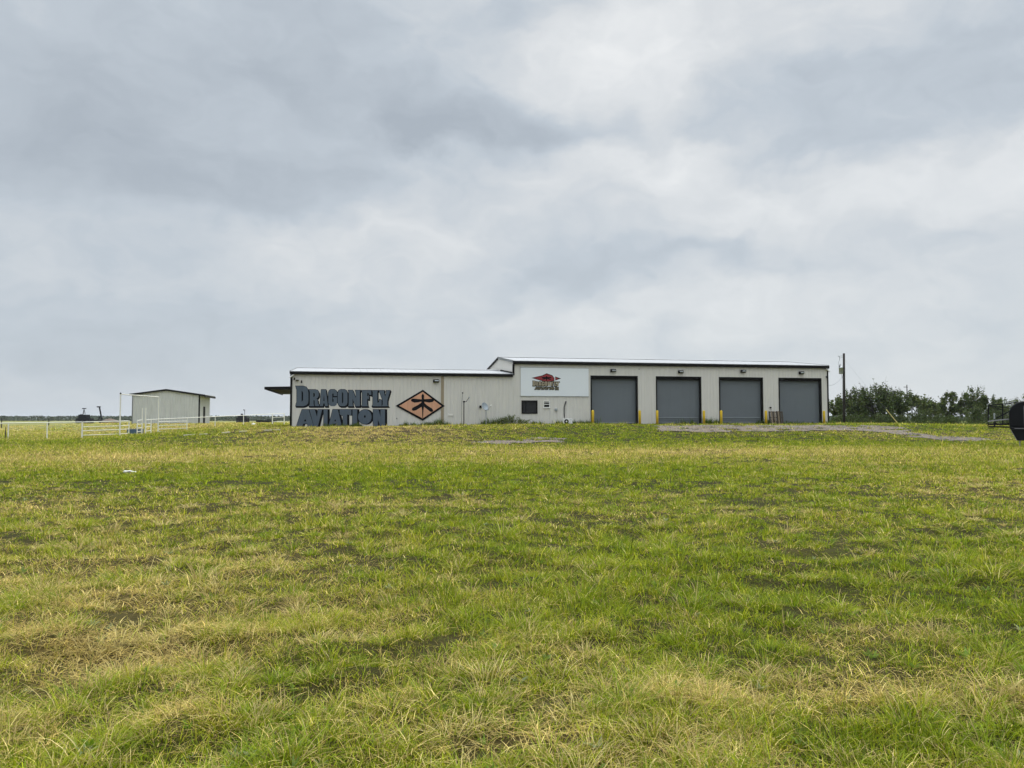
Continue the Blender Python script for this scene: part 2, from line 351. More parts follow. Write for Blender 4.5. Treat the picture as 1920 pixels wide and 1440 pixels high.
# loose stones on it
xx = RNG.uniform(-8, 36, 90000); yy = RNG.uniform(38, 74, 90000); k = gravel_mask(xx, yy); xx, yy = xx[k], yy[k]
N = len(xx); r_ = RNG.uniform(.02, .07, N); zz = height(xx, yy)+.035
oct_ = np.array([[1, 0, 0], [0, 1, 0], [-1, 0, 0], [0, -1, 0], [0, 0, .8]])
rot = RNG.uniform(0, 6.28, N); c, s_ = np.cos(rot), np.sin(rot)
jit = RNG.uniform(.6, 1.3, (N, 5))
vx = xx[:, None]+r_[:, None]*jit*(oct_[:, 0]*c[:, None]-oct_[:, 1]*s_[:, None]); vy = yy[:, None]+r_[:, None]*jit*(oct_[:, 0]*s_[:, None]+oct_[:, 1]*c[:, None])
vz = zz[:, None]+r_[:, None]*oct_[:, 2]*jit
V = np.stack([vx, vy, vz], 2).reshape(-1, 3); bse = (np.arange(N)*5)[:, None]
FF = (bse[:, :, None]+np.array([[0, 1, 4], [1, 2, 4], [2, 3, 4], [3, 0, 4]])[None]).reshape(-1)
tone = RNG.uniform(.06, .21, N)[:, None]*np.array([1, .87, .72]); C = np.repeat(tone, 5, 0)
sm_ = bpy.data.materials.new('loose_stone'); n, l = nt(sm_); a = n.new('ShaderNodeAttribute'); a.attribute_name = 'Col'
l.new(a.outputs['Color'], n["Principled BSDF"].inputs['Base Color']); n["Principled BSDF"].inputs['Roughness'].default_value = .9
tag(raw_mesh('loose_gravel', V, FF, np.full(N*4, 3), C, sm_), 'loose grey gravel stones spread over the drive before the roll-up doors', 'gravel', kind='stuff')

# ------------------------------------------------------------------ grass
def blades(name, label, m, P, L, W, e0, e1, phi, col, K, zoff=0.):
    N = len(L); z = height(P[:, 0], P[:, 1])-.01+zoff
    px_, py_, pz_ = P[:, 0].copy(), P[:, 1].copy(), z.copy()+.012*sm(12, 30, P[:, 1]); out = []
    sa = phi+PI/2+RNG.normal(0, .5, N); cx, cy = np.cos(sa), np.sin(sa); cp, sp_ = np.cos(phi), np.sin(phi)
    for i in range(K+1):
        t = i/K; w_ = W*(1-t)**.6*.5
        if i < K: out += [np.stack([px_-cx*w_, py_-cy*w_, pz_], 1), np.stack([px_+cx*w_, py_+cy*w_, pz_], 1)]
        else: out.append(np.stack([px_, py_, pz_], 1))
        a = e0+(e1-e0)*(i+.5)/K; h = L/K*np.cos(a); px_ = px_+h*cp; py_ = py_+h*sp_; pz_ = pz_+L/K*np.sin(a)
    V = np.stack(out, 1); n_ = 2*K+1; base = (np.arange(N)*n_)[:, None]
    q = []
    for i in range(K-1): q += [2*i, 2*i+1, 2*i+3, 2*i+2]
    q += [2*K-2, 2*K-1, 2*K]
    return V.reshape(-1, 3), (base+np.array(q)[None]).ravel(), np.tile(np.array([4]*(K-1)+[3]), N), np.repeat(col, n_, 0)
def meadow(NC, per, D0, D1, seed):
    D = np.exp(RNG.uniform(math.log(D0), math.log(D1), NC)); X_ = RNG.uniform(-1, 1, NC)*(.80*D+1.6)
    dist = np.hypot(X_, D)
    dr = dryness(X_, D); hn = fbm(X_, D, 1.7, 80, 3); cov = fbm(X_, D, .75, 90, 3)+.18*(fbm(X_, D, 3.5, 95, 2)-.5)
    s, t = st(X_, D)
    keep = ~((s > -19) & (s < 31) & (t > -.12) & (t < 16)) & (RNG.random(NC) < (.68+.32*sm(.30, .40, cov))*(1-.75*((fbm(X_, D, .24, 97, 2) < .25) & (cov < .55))))
    gvm = gravel_mask(X_, D); keep |= (dist > 22) & (RNG.random(NC) < .75*sm(15, 35, dist)) & ~((s > -19) & (s < 31) & (t > -.12) & (t < 16)); keep &= ~gvm | (RNG.random(NC) < .12)
    X_, D, dr, hn, cov = X_[keep], D[keep], dr[keep], hn[keep], cov[keep]; NC = len(D); s, t = st(X_, D)
    hf = (.22+.72*hn)*RNG.lognormal(0, .32, NC)
    hf *= 1+.9*(RNG.random(NC) < .05); hf *= 1+.7*sm(14, 40, D); hf *= .62+.38*sm(.30, .44, cov)
    wall = (t > -.9) & (t < 0) & (s > -19) & (s < 31.5); hf = np.where(wall & (RNG.random(NC) < .5), hf*1.7, hf)
    tint = RNG.normal(0, 1, NC)
    i = np.repeat(np.arange(NC), per); N = len(i)
    rad = (.028+.0032*D[i])*np.abs(RNG.normal(0, 1, N)); a0 = RNG.uniform(0, 2*PI, N)
    P = np.stack([X_[i]+rad*np.cos(a0), D[i]+rad*np.sin(a0)], 1); Dd = D[i]
    straw = RNG.random(N) < np.clip(.10+.95*(dr[i]-.08)+.05*tint[i], .05, .94)
    lying = straw & (RNG.random(N) < (.22+.6*sm(.6, .95, dr[i]))*(1-sm(12, 28, Dd)))
    L = np.where(straw, RNG.uniform(.07, .19, N), RNG.uniform(.055, .155, N))*hf[i]
    L = np.where(lying, RNG.uniform(.08, .19, N), L)
    e0 = np.where(straw, RNG.normal(1.0, .35, N), RNG.normal(1.22, .28, N)); e1 = np.where(straw, RNG.normal(-.15, .55, N), RNG.normal(.25, .6, N))
    e0 = np.where(lying, RNG.normal(.35, .15, N), e0); e1 = np.where(lying, RNG.normal(-.1, .15, N), e1)
    phi = np.where(RNG.random(N) < .6, a0, RNG.uniform(0, 2*PI, N))
    W = np.maximum(.0042, Dd/768*.62)*RNG.uniform(.7, 1.35, N)*np.where(straw, .8, 1.1)
    g1, g2, g3 = np.array([.130, .195, .007]), np.array([.275, .325, .010]), np.array([.43, .40, .028])
    s1, s2, s3 = np.array([.56, .43, .125]), np.array([.36, .26, .080]), np.array([.72, .60, .24])
    u = np.clip(.42+.26*tint[i]+RNG.normal(0, .22, N)+.5*(dr[i]-.35), 0, 1)[:, None]
    gc = np.where(u < .5, g1+(g2-g1)*u*2, g2+(g3-g2)*(u-.5)*2)
    v = RNG.random(N)[:, None]; sc = np.where(v < .5, s2+(s1-s2)*v*2, s1+(s3-s1)*(v-.5)*2)
    col = np.where(straw[:, None], sc, gc)
    col = col*np.clip(RNG.lognormal(-.03, .36, N), .35, 1.9)[:, None]
    parts = []; zo = np.where(lying, .03, 0.)
    for lo, hi, K in ((0, 9, 3), (9, 24, 2), (24, 999, 1)):
        k = (Dd >= lo) & (Dd < hi)
        if k.any(): parts.append(blades('', '', None, P[k], L[k], W[k], e0[k], e1[k], phi[k], col[k], K, zo[k]))
    off = 0; VV = []; FF = []; LT = []; CC = []
    for a, b_, c_, d_ in parts: VV.append(a); FF.append(b_+off); LT.append(c_); CC.append(d_); off += len(a)
    return [np.concatenate(q) for q in (VV, FF, LT, CC)]
def tussocks(NT, per, D0, D1):
    D = np.exp(RNG.uniform(math.log(D0), math.log(D1), NT)); X_ = RNG.uniform(-1, 1, NT)*(.8*D+1.2); s, t = st(X_, D)
    dr = dryness(X_, D); sz = RNG.lognormal(0, .3, NT); dry_ = RNG.random(NT) < dr*.75
    i = np.repeat(np.arange(NT), per); N = len(i); a0 = RNG.uniform(0, 2*PI, N); q = np.sqrt(RNG.random(N)); rad = .08*sz[i]*q*(1+.02*D[i])
    P = np.stack([X_[i]+rad*np.cos(a0), D[i]+rad*np.sin(a0)], 1)
    L = RNG.uniform(.07, .17, N)*sz[i]; e0 = RNG.normal(1.45, .12, N)-.65*q; e1 = e0-RNG.uniform(.6, 1.9, N)
    W = np.maximum(.0045, D[i]/768*.62)*RNG.uniform(.8, 1.4, N); phi = a0+RNG.normal(0, .35, N)
    gb = np.array([[.115, .19, .007], [.23, .30, .009], [.36, .36, .022]]); sb_ = np.array([[.34, .26, .10], [.50, .40, .15], [.62, .53, .24]])
    u = np.clip(RNG.random(NT)[i]*.6+RNG.random(N)*.4, 0, .999)[:, None]*2; k0 = np.floor(u).astype(int)[:, 0]; f_ = u-k0[:, None]
    mix_ = np.where(RNG.random(N) < .82, dry_[i], ~dry_[i])[:, None]
    col = np.where(mix_, sb_[k0]*(1-f_)+sb_[k0+1]*f_, gb[k0]*(1-f_)+gb[k0+1]*f_)*np.clip(RNG.lognormal(0, .22, N), .5, 1.5)[:, None]
    return blades('', '', None, P, L, W, e0, e1, phi, col, 4, 0.)
M_GRASS = leafmat('grass_blade', .40)
tag(raw_mesh('grass_tussocks', *tussocks(1900, 80, 2.8, 30), M_GRASS), 'arching grass tussocks, green and straw coloured, scattered over the near field', 'grass', kind='stuff')
ga, gb_ = meadow(86000, 16, 2.5, 170, 1), meadow(30000, 14, 20, 110, 2)
o = raw_mesh('grass', np.concatenate((ga[0], gb_[0])), np.concatenate((ga[1], gb_[1]+len(ga[0]))), np.concatenate((ga[2], gb_[2])), np.concatenate((ga[3], gb_[3])), M_GRASS)
tag(o, 'short rough grass, part fresh green and part dry straw, covering the whole field', 'grass', kind='stuff')

# ------------------------------------------------------------------ foliage helpers
def leaves(name, pts, size, cols, m, parent=None, droop=.3, aspect=.5):
    pts = np.asarray(pts); N = len(pts); sz = size*RNG.uniform(.6, 1.4, N)
    d = RNG.normal(0, 1, (N, 3)); d[:, 2] = d[:, 2]*.6-droop; d /= np.linalg.norm(d, axis=1)[:, None]
    e = np.cross(d, RNG.normal(0, 1, (N, 3))); e /= np.linalg.norm(e, axis=1)[:, None]
    a = d*sz[:, None]*.5; b_ = e*sz[:, None]*.5*aspect
    V = np.stack([pts-a, pts+b_, pts+a, pts-b_], 1).reshape(-1, 3)
    o = raw_mesh(name, V, np.arange(N*4), np.full(N, 4), np.repeat(cols, 4, 0), m)
    if parent is not None: o.parent = parent
    return o
M_LEAF = leafmat('leaf', .30)
def leafcol(N, base, var=.35):
    b_ = np.array(base)[None]*np.exp(RNG.normal(0, var, N))[:, None]; b_[:, 0] *= RNG.uniform(.85, 1.25, N); return np.clip(b_, .005, .4)
def mesquite(loc, H, Wd, label, nl=5200, base=(.085, .115, .030), stems=5, leaf=.30, droop=.1, seed=0, low=.0, lean=(0, 0)):
    rnd = random.Random(seed); T = thing('mesquite_tree', label, 'tree', loc, 0, 'mesquite trees beside the gravel drive')
    mb = MB(); tips = []
    def grow(p, d, L, r, lv):
        q = p+d*L; mid = p+d*L*.5+Vector((rnd.uniform(-1, 1), rnd.uniform(-1, 1), rnd.uniform(-.5, .5)))*L*.09
        mb.tube([p, mid, q], r, 5, r*.66)
        if lv >= 2: tips.append((p, q, lv))
        if lv == 4: return
        for k in range(rnd.choice((2, 3, 3)) if lv else 3):
            nd = (d*.75+Vector((rnd.gauss(0, .55), rnd.gauss(0, .55), rnd.gauss(.1, .35)))).normalized()
            grow(q if k else mid.lerp(q, .6), nd, L*rnd.uniform(.62, .86), r*.6, lv+1)
    for k in range(stems):
        a = 2*PI*k/stems+rnd.uniform(-.4, .4); sp_ = rnd.uniform(.25, .8)*Wd/H
        d = Vector((math.cos(a)*sp_+lean[0], math.sin(a)*sp_+lean[1], 1)).normalized()
        grow(Vector((math.cos(a)*.15, math.sin(a)*.15, -.1)), d, H*.30*rnd.uniform(.8, 1.15), .035*H**.8*.6, 0)
    mx_ = sorted(q.z for _, q, _ in tips)[int(len(tips)*.97)]; sc = H*.97/mx_; wx = sorted(abs(q.x) for _, q, _ in tips)[int(len(tips)*.94)]; sx_ = Wd*.5/max(wx, .1)
    mb.v = [(a*sx_, b_*sx_, c*sc) for a, b_, c in mb.v]
    mb.build('trunk', M_BARK, T)
    P = []
    wts = [(1 if lv == 4 else .5 if lv == 3 else .15)*rnd.lognormvariate(0, 1.1) for _, _, lv in tips]
    for (p, q, lv) in rnd.choices(tips, wts, k=nl):
        t = rnd.uniform(.15, 1.06); c = p.lerp(q, t); s_ = .05+.02*H*.3
        P.append((c.x*sx_+rnd.gauss(0, s_), c.y*sx_+rnd.gauss(0, s_), max(.1, c.z*sc+rnd.gauss(0, s_*.7)-low*rnd.random()*H*.4)))
    leaves('crown', P, leaf, leafcol(nl, base), M_LEAF, T, droop, .45); return T

# ------------------------------------------------------------------ the long metal building
BLD = thing('metal_building', 'long low cream metal building with grey roll-up doors, a lower wing and painted lettering', 'building', B(0, 0, Z0), TH)
RIB, RD = .305, .022
def rib(s):
    m = s % RIB
    return 0. if m < .2 else RD*min(1, (m-.2)/.03) if m < .245 else RD*max(0, 1-(m-.26)/.03) if m > .26 else RD
def brk(a, b):
    out = {a, b}; k = math.floor(a/RIB)-1
    while k*RIB < b+RIB:
        for q in (.2, .23, .26, .29): 
            if a < k*RIB+q < b: out.add(k*RIB+q)
        k += 1
    return out
def ribbed(mb, a, b, ztop, zbot, fn, holes=()):            # fn(s, depth, z); ztop is a function of s
    xs_ = brk(a, b)
    for h in holes: xs_ |= {h[0], h[1]}
    xs_ = sorted(xs_)
    for p, q in zip(xs_[:-1], xs_[1:]):
        if q-p < 1e-4: continue
        m = (p+q)/2; iv = [(zbot, None)]
        segs = []; z0 = zbot
        for h in sorted((h for h in holes if h[0] < m < h[1]), key=lambda h: h[2]):
            if h[2] > z0: segs.append((z0, z0, h[2], h[2]))
            z0 = h[3]
        segs.append((z0, z0, ztop(p), ztop(q)))
        for za, zb, zc, zd in segs:
            mb.add([fn(p, rib(p), za), fn(q, rib(q), zb), fn(q, rib(q), zd), fn(p, rib(p), zc)], [(0, 1, 2, 3)])
front = lambda s, d, z: (s, -d, z)
HS0, HS1, HW = 0.0, 30.55, 14.0; EH = 6.68-Z0; RH = 7.52-Z0            # hall: eave and ridge above the floor
WS0, WW = -18.74, 14.6; EW = 5.53-Z0; RW = 6.26-Z0                     # wing
DOORS = [(7.06, 11.38), (13.24, 17.54), (19.42, 23.74), (25.46, 29.82)]; DH = 5.43-Z0
WIN = [(*fac(978.2, 775.3), *fac(1007.2, 751.2)), (*fac(1019.2, 764.0), *fac(1030.6, 752.2))]
WIN = [(a, c, b, d) for a, b, c, d in WIN]                             # s0, s1, z0, z1
holes = [(a, b, -1, DH) for a, b in DOORS]+WIN
m = MB(); ribbed(m, HS0, HS1, lambda s: EH-.02, -.5, front, holes)
gab = lambda t, W, e, r: e+(r-e)*(1-abs(t-W/2)/(W/2))-.04
ribbed(m, 0, HW, lambda t: gab(t, HW, EH, RH), -.5, lambda t, d, z: (HS0-d, t, z))
ribbed(m, 0, HW, lambda t: gab(t, HW, EH, RH), -.5, lambda t, d, z: (HS1+d, t, z))
ribbed(m, HS0, HS1, lambda s: EH-.02, -.5, lambda s, d, z: (s, HW+d, z))
m.build('wall', M_WALL, BLD)
m = MB(); ribbed(m, WS0, -.005, lambda s: EW-.02, -.5, front)
ribbed(m, 0, WW, lambda t: gab(t, WW, EW, RW), -.5, lambda t, d, z: (WS0-d, t, z))
ribbed(m, WS0, -.005, lambda s: EW-.02, -.5, lambda s, d, z: (s, WW+d, z)); m.build('wall', M_WALL, BLD)
def roof(s0, s1, W, e, r):
    m = MB(); th = .05
    for sg in (0, 1):
        T = lambda t: W-t if sg else t
        zz = lambda t: e+(r-e)*t/(W/2)
        P = lambda s, t, dz: (s, T(t), zz(t)+dz)
        m.add([P(s0, -.12, 0), P(s1, -.12, 0), P(s1, W/2, 0), P(s0, W/2, 0), P(s0, -.12, th), P(s1, -.12, th), P(s1, W/2, th), P(s0, W/2, th)],
              ((0, 1, 2, 3), (4, 5, 6, 7), (0, 1, 5, 4), (1, 2, 6, 5), (3, 0, 4, 7)))
        k = s0+.15
        while k < s1-.1:                # seams
            m.add([P(k, -.11, th), P(k+.05, -.11, th), P(k+.05, W/2, th), P(k, W/2, th), P(k+.015, -.11, th+.018), P(k+.035, -.11, th+.018), P(k+.035, W/2, th+.018), P(k+.015, W/2, th+.018)],
                  ((4, 5, 6, 7), (0, 4, 7, 3), (1, 2, 6, 5), (0, 1, 5, 4))); k += .61
    o = m.build('roof', M_ROOF, BLD)
    c = MB(); c.add([(s0-.02, W/2-.28, r+.062-(r-e)*.28/(W/2)+.04), (s1+.02, W/2-.28, r+.062-(r-e)*.28/(W/2)+.04), (s1+.02, W/2, r+.13), (s0-.02, W/2, r+.13),
                     (s0-.02, W/2+.28, r+.062-(r-e)*.28/(W/2)+.04), (s1+.02, W/2+.28, r+.062-(r-e)*.28/(W/2)+.04)], ((0, 1, 2, 3), (3, 2, 5, 4)))
    c.build('ridge_cap', M_ROOF, o); return o
roof(HS0-.06, HS1+.06, HW, EH, RH); roof(WS0-.06, -.03, WW, EW, RW)
MB().box(HS0-.08, HS1+.10, -.19, -.03, EH-.27, EH-.005).build('eave_trim', M_BLACK, BLD, bevel=.02)
MB().box(WS0-.10, -.09, -.19, -.03, EW-.24, EW-.005).build('eave_trim', M_BLACK, BLD, bevel=.02)
def rake(s0, s1, W, e, r, far, mt, h=.2, up=.08):
    T = (lambda t: W-t) if far else (lambda t: t); m = MB()
    z = lambda t: e+(r-e)*t/(W/2)
    v = []
    for s in (s0, s1):
        for t, dz in ((0-.1, -h+up), (W/2, -h+up), (W/2, up), (0-.1, up)): v.append((s, T(t), z(t)+dz))
    m.add(v, ((0, 1, 2, 3), (4, 5, 6, 7), (0, 1, 5, 4), (2, 3, 7, 6), (3, 0, 4, 7), (1, 2, 6, 5))); m.build('rake_trim', mt, BLD)
rake(HS0-.12, HS0-.03, HW, EH, RH, False, M_TRIMG); rake(HS0-.12, HS0-.03, HW, EH, RH, True, M_BLACK)  # left gable: near slope's lit look put into its grey, far slope black
rake(HS1+.03, HS1+.12, HW, EH, RH, False, M_TRIMG); rake(HS1+.03, HS1+.12, HW, EH, RH, True, M_TRIMG)
rake(WS0-.12, WS0-.03, WW, EW, RW, False, M_TRIMG); rake(WS0-.12, WS0-.03, WW, EW, RW, True, M_TRIMG)
MB().box(HS0-.09, HS0+.07, -.05, .12, EW-.1, EH-.28).build('corner_trim', M_BLACK, BLD)
MB().box(HS1-.08, HS1+.06, -.05, .14, -.5, EH-.28).build('corner_trim', M_BLACK, BLD)
MB().box(WS0-.06, WS0+.11, -.05, .14, -.5, EW-.25).build('corner_trim', M_BLACK, BLD)
s0_, _ = fac(826.8, 750); s1_, _ = fac(832.2, 750)
MB().box(s0_, s1_, -.045, -.002, -.5, EW-.245).build('panel_strip', M_TAN, BLD)
m = MB()                                                               # closure strips where the wing roof meets the hall's end wall
for k in range(9):
    t = .5+k*.62; z = EW+(RW-EW)*t/(WW/2)+.09
    m.box(-.10, -.03, t, t+.42, z, z+.10)
m.build('flashing', M_BLACK, BLD)
# roll-up doors
DM = []
for i, (a, b) in enumerate(DOORS):
    f = MB(); f.box(a-.06, a+.05, -.035, .34, -.05, DH+.07); f.box(b-.05, b+.06, -.035, .34, -.05, DH+.07); f.box(a+.051, b-.051, -.034, .34, DH-.05, DH+.069)
    f.build('door_frame', M_BLACK, BLD)
    d = MB(); z = 0.0; prof = []
    while z < DH-.06:
        prof += [(z, .0), (z+.035, -.016), (z+.055, -.016), (z+.085, 0)]; z += .092
    for (za, ya), (zb, yb) in zip(prof[:-1], prof[1:]):
        if za < DH-.05: d.add([(a+.05, .28+ya, za), (b-.05, .28+ya, za), (b-.05, .28+yb, min(zb, DH-.05)), (a+.05, .28+yb, min(zb, DH-.05))], [(0, 1, 2, 3)])
    dd = d.build('roll_up_door', M_DOOR, BLD)
    if i in (1, 2):
        MB().box(a+.12, b-.12, .235, .262, .50, .58).build('bottom_bar', M_BAR, dd); MB().box(a+.12, b-.12, .24, .262, .33, .37).build('bottom_bar', M_BAR, dd)
    else: MB().box(a+.12, b-.12, .235, .262, .03, .12).build('bottom_bar', M_BAR, dd)
    h = MB(); h.box(a+.051, b-.051, .10, .34, DH-.24, DH-.051); h.build('door_hood', M_BLACK, dd)
# windows
for i, (a, b, z0, z1) in enumerate(WIN):
    f = MB(); t_ = .09 if i == 0 else .035; mt = M_BLACK if i == 0 else M_WHITE
    f.box(a-.02, a+t_, -.05, .10, z0-.02, z1+.02); f.box(b-t_, b+.02, -.05, .10, z0-.02, z1+.02)
    f.box(a+t_+.001, b-t_-.001, -.049, .10, z0-.019, z0+t_); f.box(a+t_+.001, b-t_-.001, -.049, .10, z1-t_, z1+.019)
    if i == 1: f.box(a+t_+.001, b-t_-.001, -.05, .09, (z0+z1)/2-.03, (z0+z1)/2+.03); f.box(a-.04, b+.04, -.08, -.051, z0-.05, z0-.022)
    wi = f.build('window', mt, BLD)
    MB().box(a+t_, b-t_, .045, .06, z0+t_, z1-t_).build('pane', M_GLASS, wi)
    if i == 0:                           # curtain folds just behind the dark glass
        c = MB(); n_ = 26; xs_ = [a+t_+(b-a-2*t_)*k/n_ for k in range(n_+1)]
        for k in range(n_): 
            if k in (5, 6): continue
            y0, y1 = .041-.02*(k % 2), .041-.02*((k+1) % 2)
            c.add([(xs_[k], y0, z0+t_), (xs_[k+1], y1, z0+t_), (xs_[k+1], y1, z1-t_-.05), (xs_[k], y0, z1-t_-.05)], [(0, 1, 2, 3)])
        c.build('curtain', M_CURT, wi)
    else:
        MB().box(a+t_, b-t_, .03, .04, (z0+z1)/2+.14, (z0+z1)/2+.19).build('blind', M_WHITE, wi)
# wall lights, cameras, boxes, gutter elbows, pipes
for px, py, wd, sq in ((817.5, 714.5, 10, 1), (1149, 695, 10.5, 0), (1275.5, 697.3, 10.5, 0), (1392.5, 696.3, 10.5, 0), (1501.5, 699.2, 10.5, 0)):
    s, z = fac(px, py); h = .27; ww = .24
    f = MB(); pr = [(-.02, h*.5), (-.20, h*.5), (-.26, h*.1), (-.16, -h*.5), (-.02, -h*.5)]
    f.prism(pr, s-ww, s+ww, lambda u, v, d: (d, u, z+v)); wl_ = f.build('wall_light', M_BLACK, BLD, bevel=.015)
    MB().prism([(-.205, h*.36), (-.268, h*.06), (-.20, -h*.30)], s-ww*.55, s+ww*.8, lambda u, v, d: (d, u-.004, z+v)).build('lens', M_GALV, wl_)
def boxpart(name, px, py, w_, h_, d_, mt):
    s, z = fac(px, py); MB().box(s-w_/2, s+w_/2, -RD-d_, -.001, z-h_/2, z+h_/2).build(name, mt, BLD, bevel=.01)
boxpart('junction_box', 900.6, 762.5, .17, .20, .10, M_INK); boxpart('hose_tap', 1444.3, 764.2, .14, .12, .10, M_INK)
boxpart('vent_cover', 845, 778.5, .46, .16, .02, M_GALV if 0 else M_WALL); boxpart('meter_box', 1042.5, 768, .24, .20, .10, M_GALV)
boxpart('floodlight', 557.5, 713, .24, .09, .15, M_INK); boxpart('wall_plate', 1198, 692, .06, .07, .02, M_INK); boxpart('wall_plate', 744, 784.5, .06, .09, .03, M_INK)
for px, py in ((552, 710.6), (565.4, 716), (1548.6, 707.8)):
    s, z = fac(px, py); m = MB(); m.box(s-.03, s+.03, -.07, -.021, z+.02, z+.14); m.tube([(s, -.07, z+.05), (s+.02, -.24, z-.06)], .055, 8)
    m.build('security_camera', M_INK, BLD)
def elbow(p):
    MB().tube([(fac(px, py)[0], -t, fac(px, py)[1]) for px, py, t in p], .055, 8).build('gutter_elbow', M_WHITE, BLD)
elbow([(551.2, 701.5, .11), (549.5, 703.5, .13), (545.2, 706.8, .12), (543.8, 708, .10)]); elbow([(1547.8, 690.3, .11), (1549.5, 693, .13), (1552.2, 695.5, .12), (1554, 697.3, .1)])
m = MB(); fp = lambda px, py, t=.05: (fac(px, py)[0], -t, fac(px, py)[1])
m.tube([fp(1061, 752.3), fp(1058.6, 760)], .05, 6); m.tube([fp(1058.3, 760), fp(1056.9, 763.5), fp(1056.9, 776), fp(1058.2, 785)], .018, 6)
m.tube([fp(1058.6, 760), fp(1058.8, 770), fp(1058.2, 785)], .024, 6); m.build('line_set', M_CABLE, BLD)
# canopy at the wing's end
m = MB(); m.box(WS0-2.02, WS0-.07, .0, 15.5, 2.93, 2.97); m.build('canopy', M_CANO, BLD)
m = MB(); m.box(WS0-2.09, WS0-.07, -.08, -.001, 2.84, 3.05); m.box(WS0-2.10, WS0-2.021, 0, 15.5, 2.84, 3.05); m.build('canopy_fascia', M_BLACK, BLD)
m = MB(); m.add([(WS0-2.09, -.06, 3.052), (WS0-.07, -.06, 3.10), (WS0-.07, 15.5, 3.10), (WS0-2.09, 15.5, 3.052)], [(0, 1, 2, 3)]); m.build('canopy_roof', M_ROOF, BLD)
m = MB(); s, z = fac(541.8, 784, 6); m.box(WS0-.45, WS0-.06, 5.6, 6.2, -.1, 1.0); m.build('electric_cabinet', M_INK, BLD)

# painted lettering: outlines in letter space, placed on the wall and folded over its ribs
D_ = ([(0,0),(.03,.12),(.08,.2),(.08,.82),(.03,.92),(0,1),(.58,1),(.82,.95),(.97,.82),(1,.65),(1,.3),(.97,.14),(.82,.04),(.6,0)], [[(.46,.22),(.46,.76),(.53,.73),(.58,.65),(.58,.32),(.53,.25)]])
R_ = ([(0,0),(.09,.12),(.09,.86),(0,1),(.62,1),(.86,.96),(.97,.84),(.97,.62),(.86,.5),(.74,.46),(.86,.38),(.88,.14),(1,.1),(1,0),(.62,0),(.56,.12),(.56,.34),(.46,.36),(.46,.12),(.54,0)], [[(.44,.56),(.44,.80),(.54,.79),(.58,.72),(.58,.62),(.53,.57)]])
A_ = ([(-.06,0),(.14,1),(.76,1),(1.02,0),(.62,0),(.58,.16),(.42,.16),(.36,0)], [[(.42,.32),(.57,.32),(.495,.72)]])
G_ = ([(.3,0),(.1,.06),(0,.2),(0,.8),(.1,.94),(.3,1),(.7,1),(.92,.92),(1,.78),(1,.6),(.6,.6),(.6,.72),(.53,.78),(.45,.72),(.45,.28),(.52,.22),(.6,.28),(.6,.42),(.52,.42),(.52,.53),(1,.53),(1,.2),(.92,.06),(.7,0)], [])
O_ = ([(.3,0),(.1,.06),(0,.2),(0,.8),(.1,.94),(.3,1),(.7,1),(.9,.94),(1,.8),(1,.2),(.9,.06),(.7,0)], [[(.5,.14),(.44,.25),(.44,.75),(.5,.86),(.57,.75),(.57,.25)]])
N_ = ([(0,0),(.05,.1),(.05,.9),(0,1),(.38,1),(.62,.50),(.62,.88),(.56,1),(1,1),(.95,.9),(.95,0),(.58,0),(.36,.46),(.36,.12),(.42,0)], [])
F_ = ([(0,0),(.08,.1),(.08,.9),(0,1),(1,1),(1,.70),(.76,.74),(.72,.84),(.60,.84),(.60,.60),(.66,.66),(.76,.66),(.76,.44),(.66,.44),(.60,.50),(.60,.12),(.68,0)], [])
L_ = ([(0,0),(.08,.1),(.08,.9),(0,1),(.62,1),(.56,.9),(.56,.22),(.72,.26),(.78,.44),(1,.40),(1,0)], [])
Y_ = ([(.22,0),(.32,.1),(.32,.36),(.06,.86),(-.02,1),(.48,1),(.44,.9),(.54,.62),(.66,.9),(.62,1),(1,1),(.94,.86),(.74,.38),(.74,.1),(.84,0)], [])
A2 = ([(0,0),(.32,1),(.70,1),(1,0),(.68,0),(.62,.16),(.40,.16),(.34,0)], [[(.43,.30),(.58,.30),(.51,.44)]])
V2 = ([(.36,0),(0,1),(.42,1),(.60,.56),(.66,1),(1,1),(.66,0)], [])
I2 = ([(0,0),(0,1),(1,1),(1,0)], [])
T2 = ([(.28,0),(.28,.62),(.12,.66),(0,.72),(0,1),(1,1),(1,.66),(.84,.66),(.70,.70),(.64,.70),(.64,0)], [])
O2 = ([(.5+.5*math.cos(a*PI/10), .5+.5*math.sin(a*PI/10)) for a in range(20)], [[(.5+.07*math.cos(-a*PI/4), .52+.09*math.sin(-a*PI/4)) for a in range(8)]])
N2 = ([(0,0),(0,1),(.46,1),(.62,.55),(.62,1),(1,1),(1,0),(.62,0),(.40,.40),(.40,0)], [])
def layout(rows, ox, oy, k):              # rows of (glyph, x0, x1, ytop, ybot) in a zoomed view -> photograph
    out = []
    for (o_, hs), x0, x1, yt, yb in rows:
        g_ = lambda P: [((x0+(x1-x0)*u)/k+ox, (yb+(yt-yb)*v)/k+oy) for u, v in P]
        out.append((g_(o_), [g_(h) for h in hs]))
    return out
def growpoly(P, d):
    n_ = len(P); A = sum(P[i][0]*P[(i+1) % n_][1]-P[(i+1) % n_][0]*P[i][1] for i in range(n_))
    if A < 0: P = P[::-1]
    out = []
    for i in range(n_):
        a, b_, c = Vector(P[i-1]), Vector(P[i]), Vector(P[(i+1) % n_]); e1 = (b_-a).normalized(); e2 = (c-b_).normalized()
        n1_, n2_ = Vector((e1.y, -e1.x)), Vector((e2.y, -e2.x)); mm = n1_+n2_
        mm = mm/max(.45, mm.length_squared/2)/1.0 if mm.length > .1 else n1_
        q = b_+mm*d; out.append((q.x, q.y))
    return out
from mathutils.geometry import tessellate_polygon
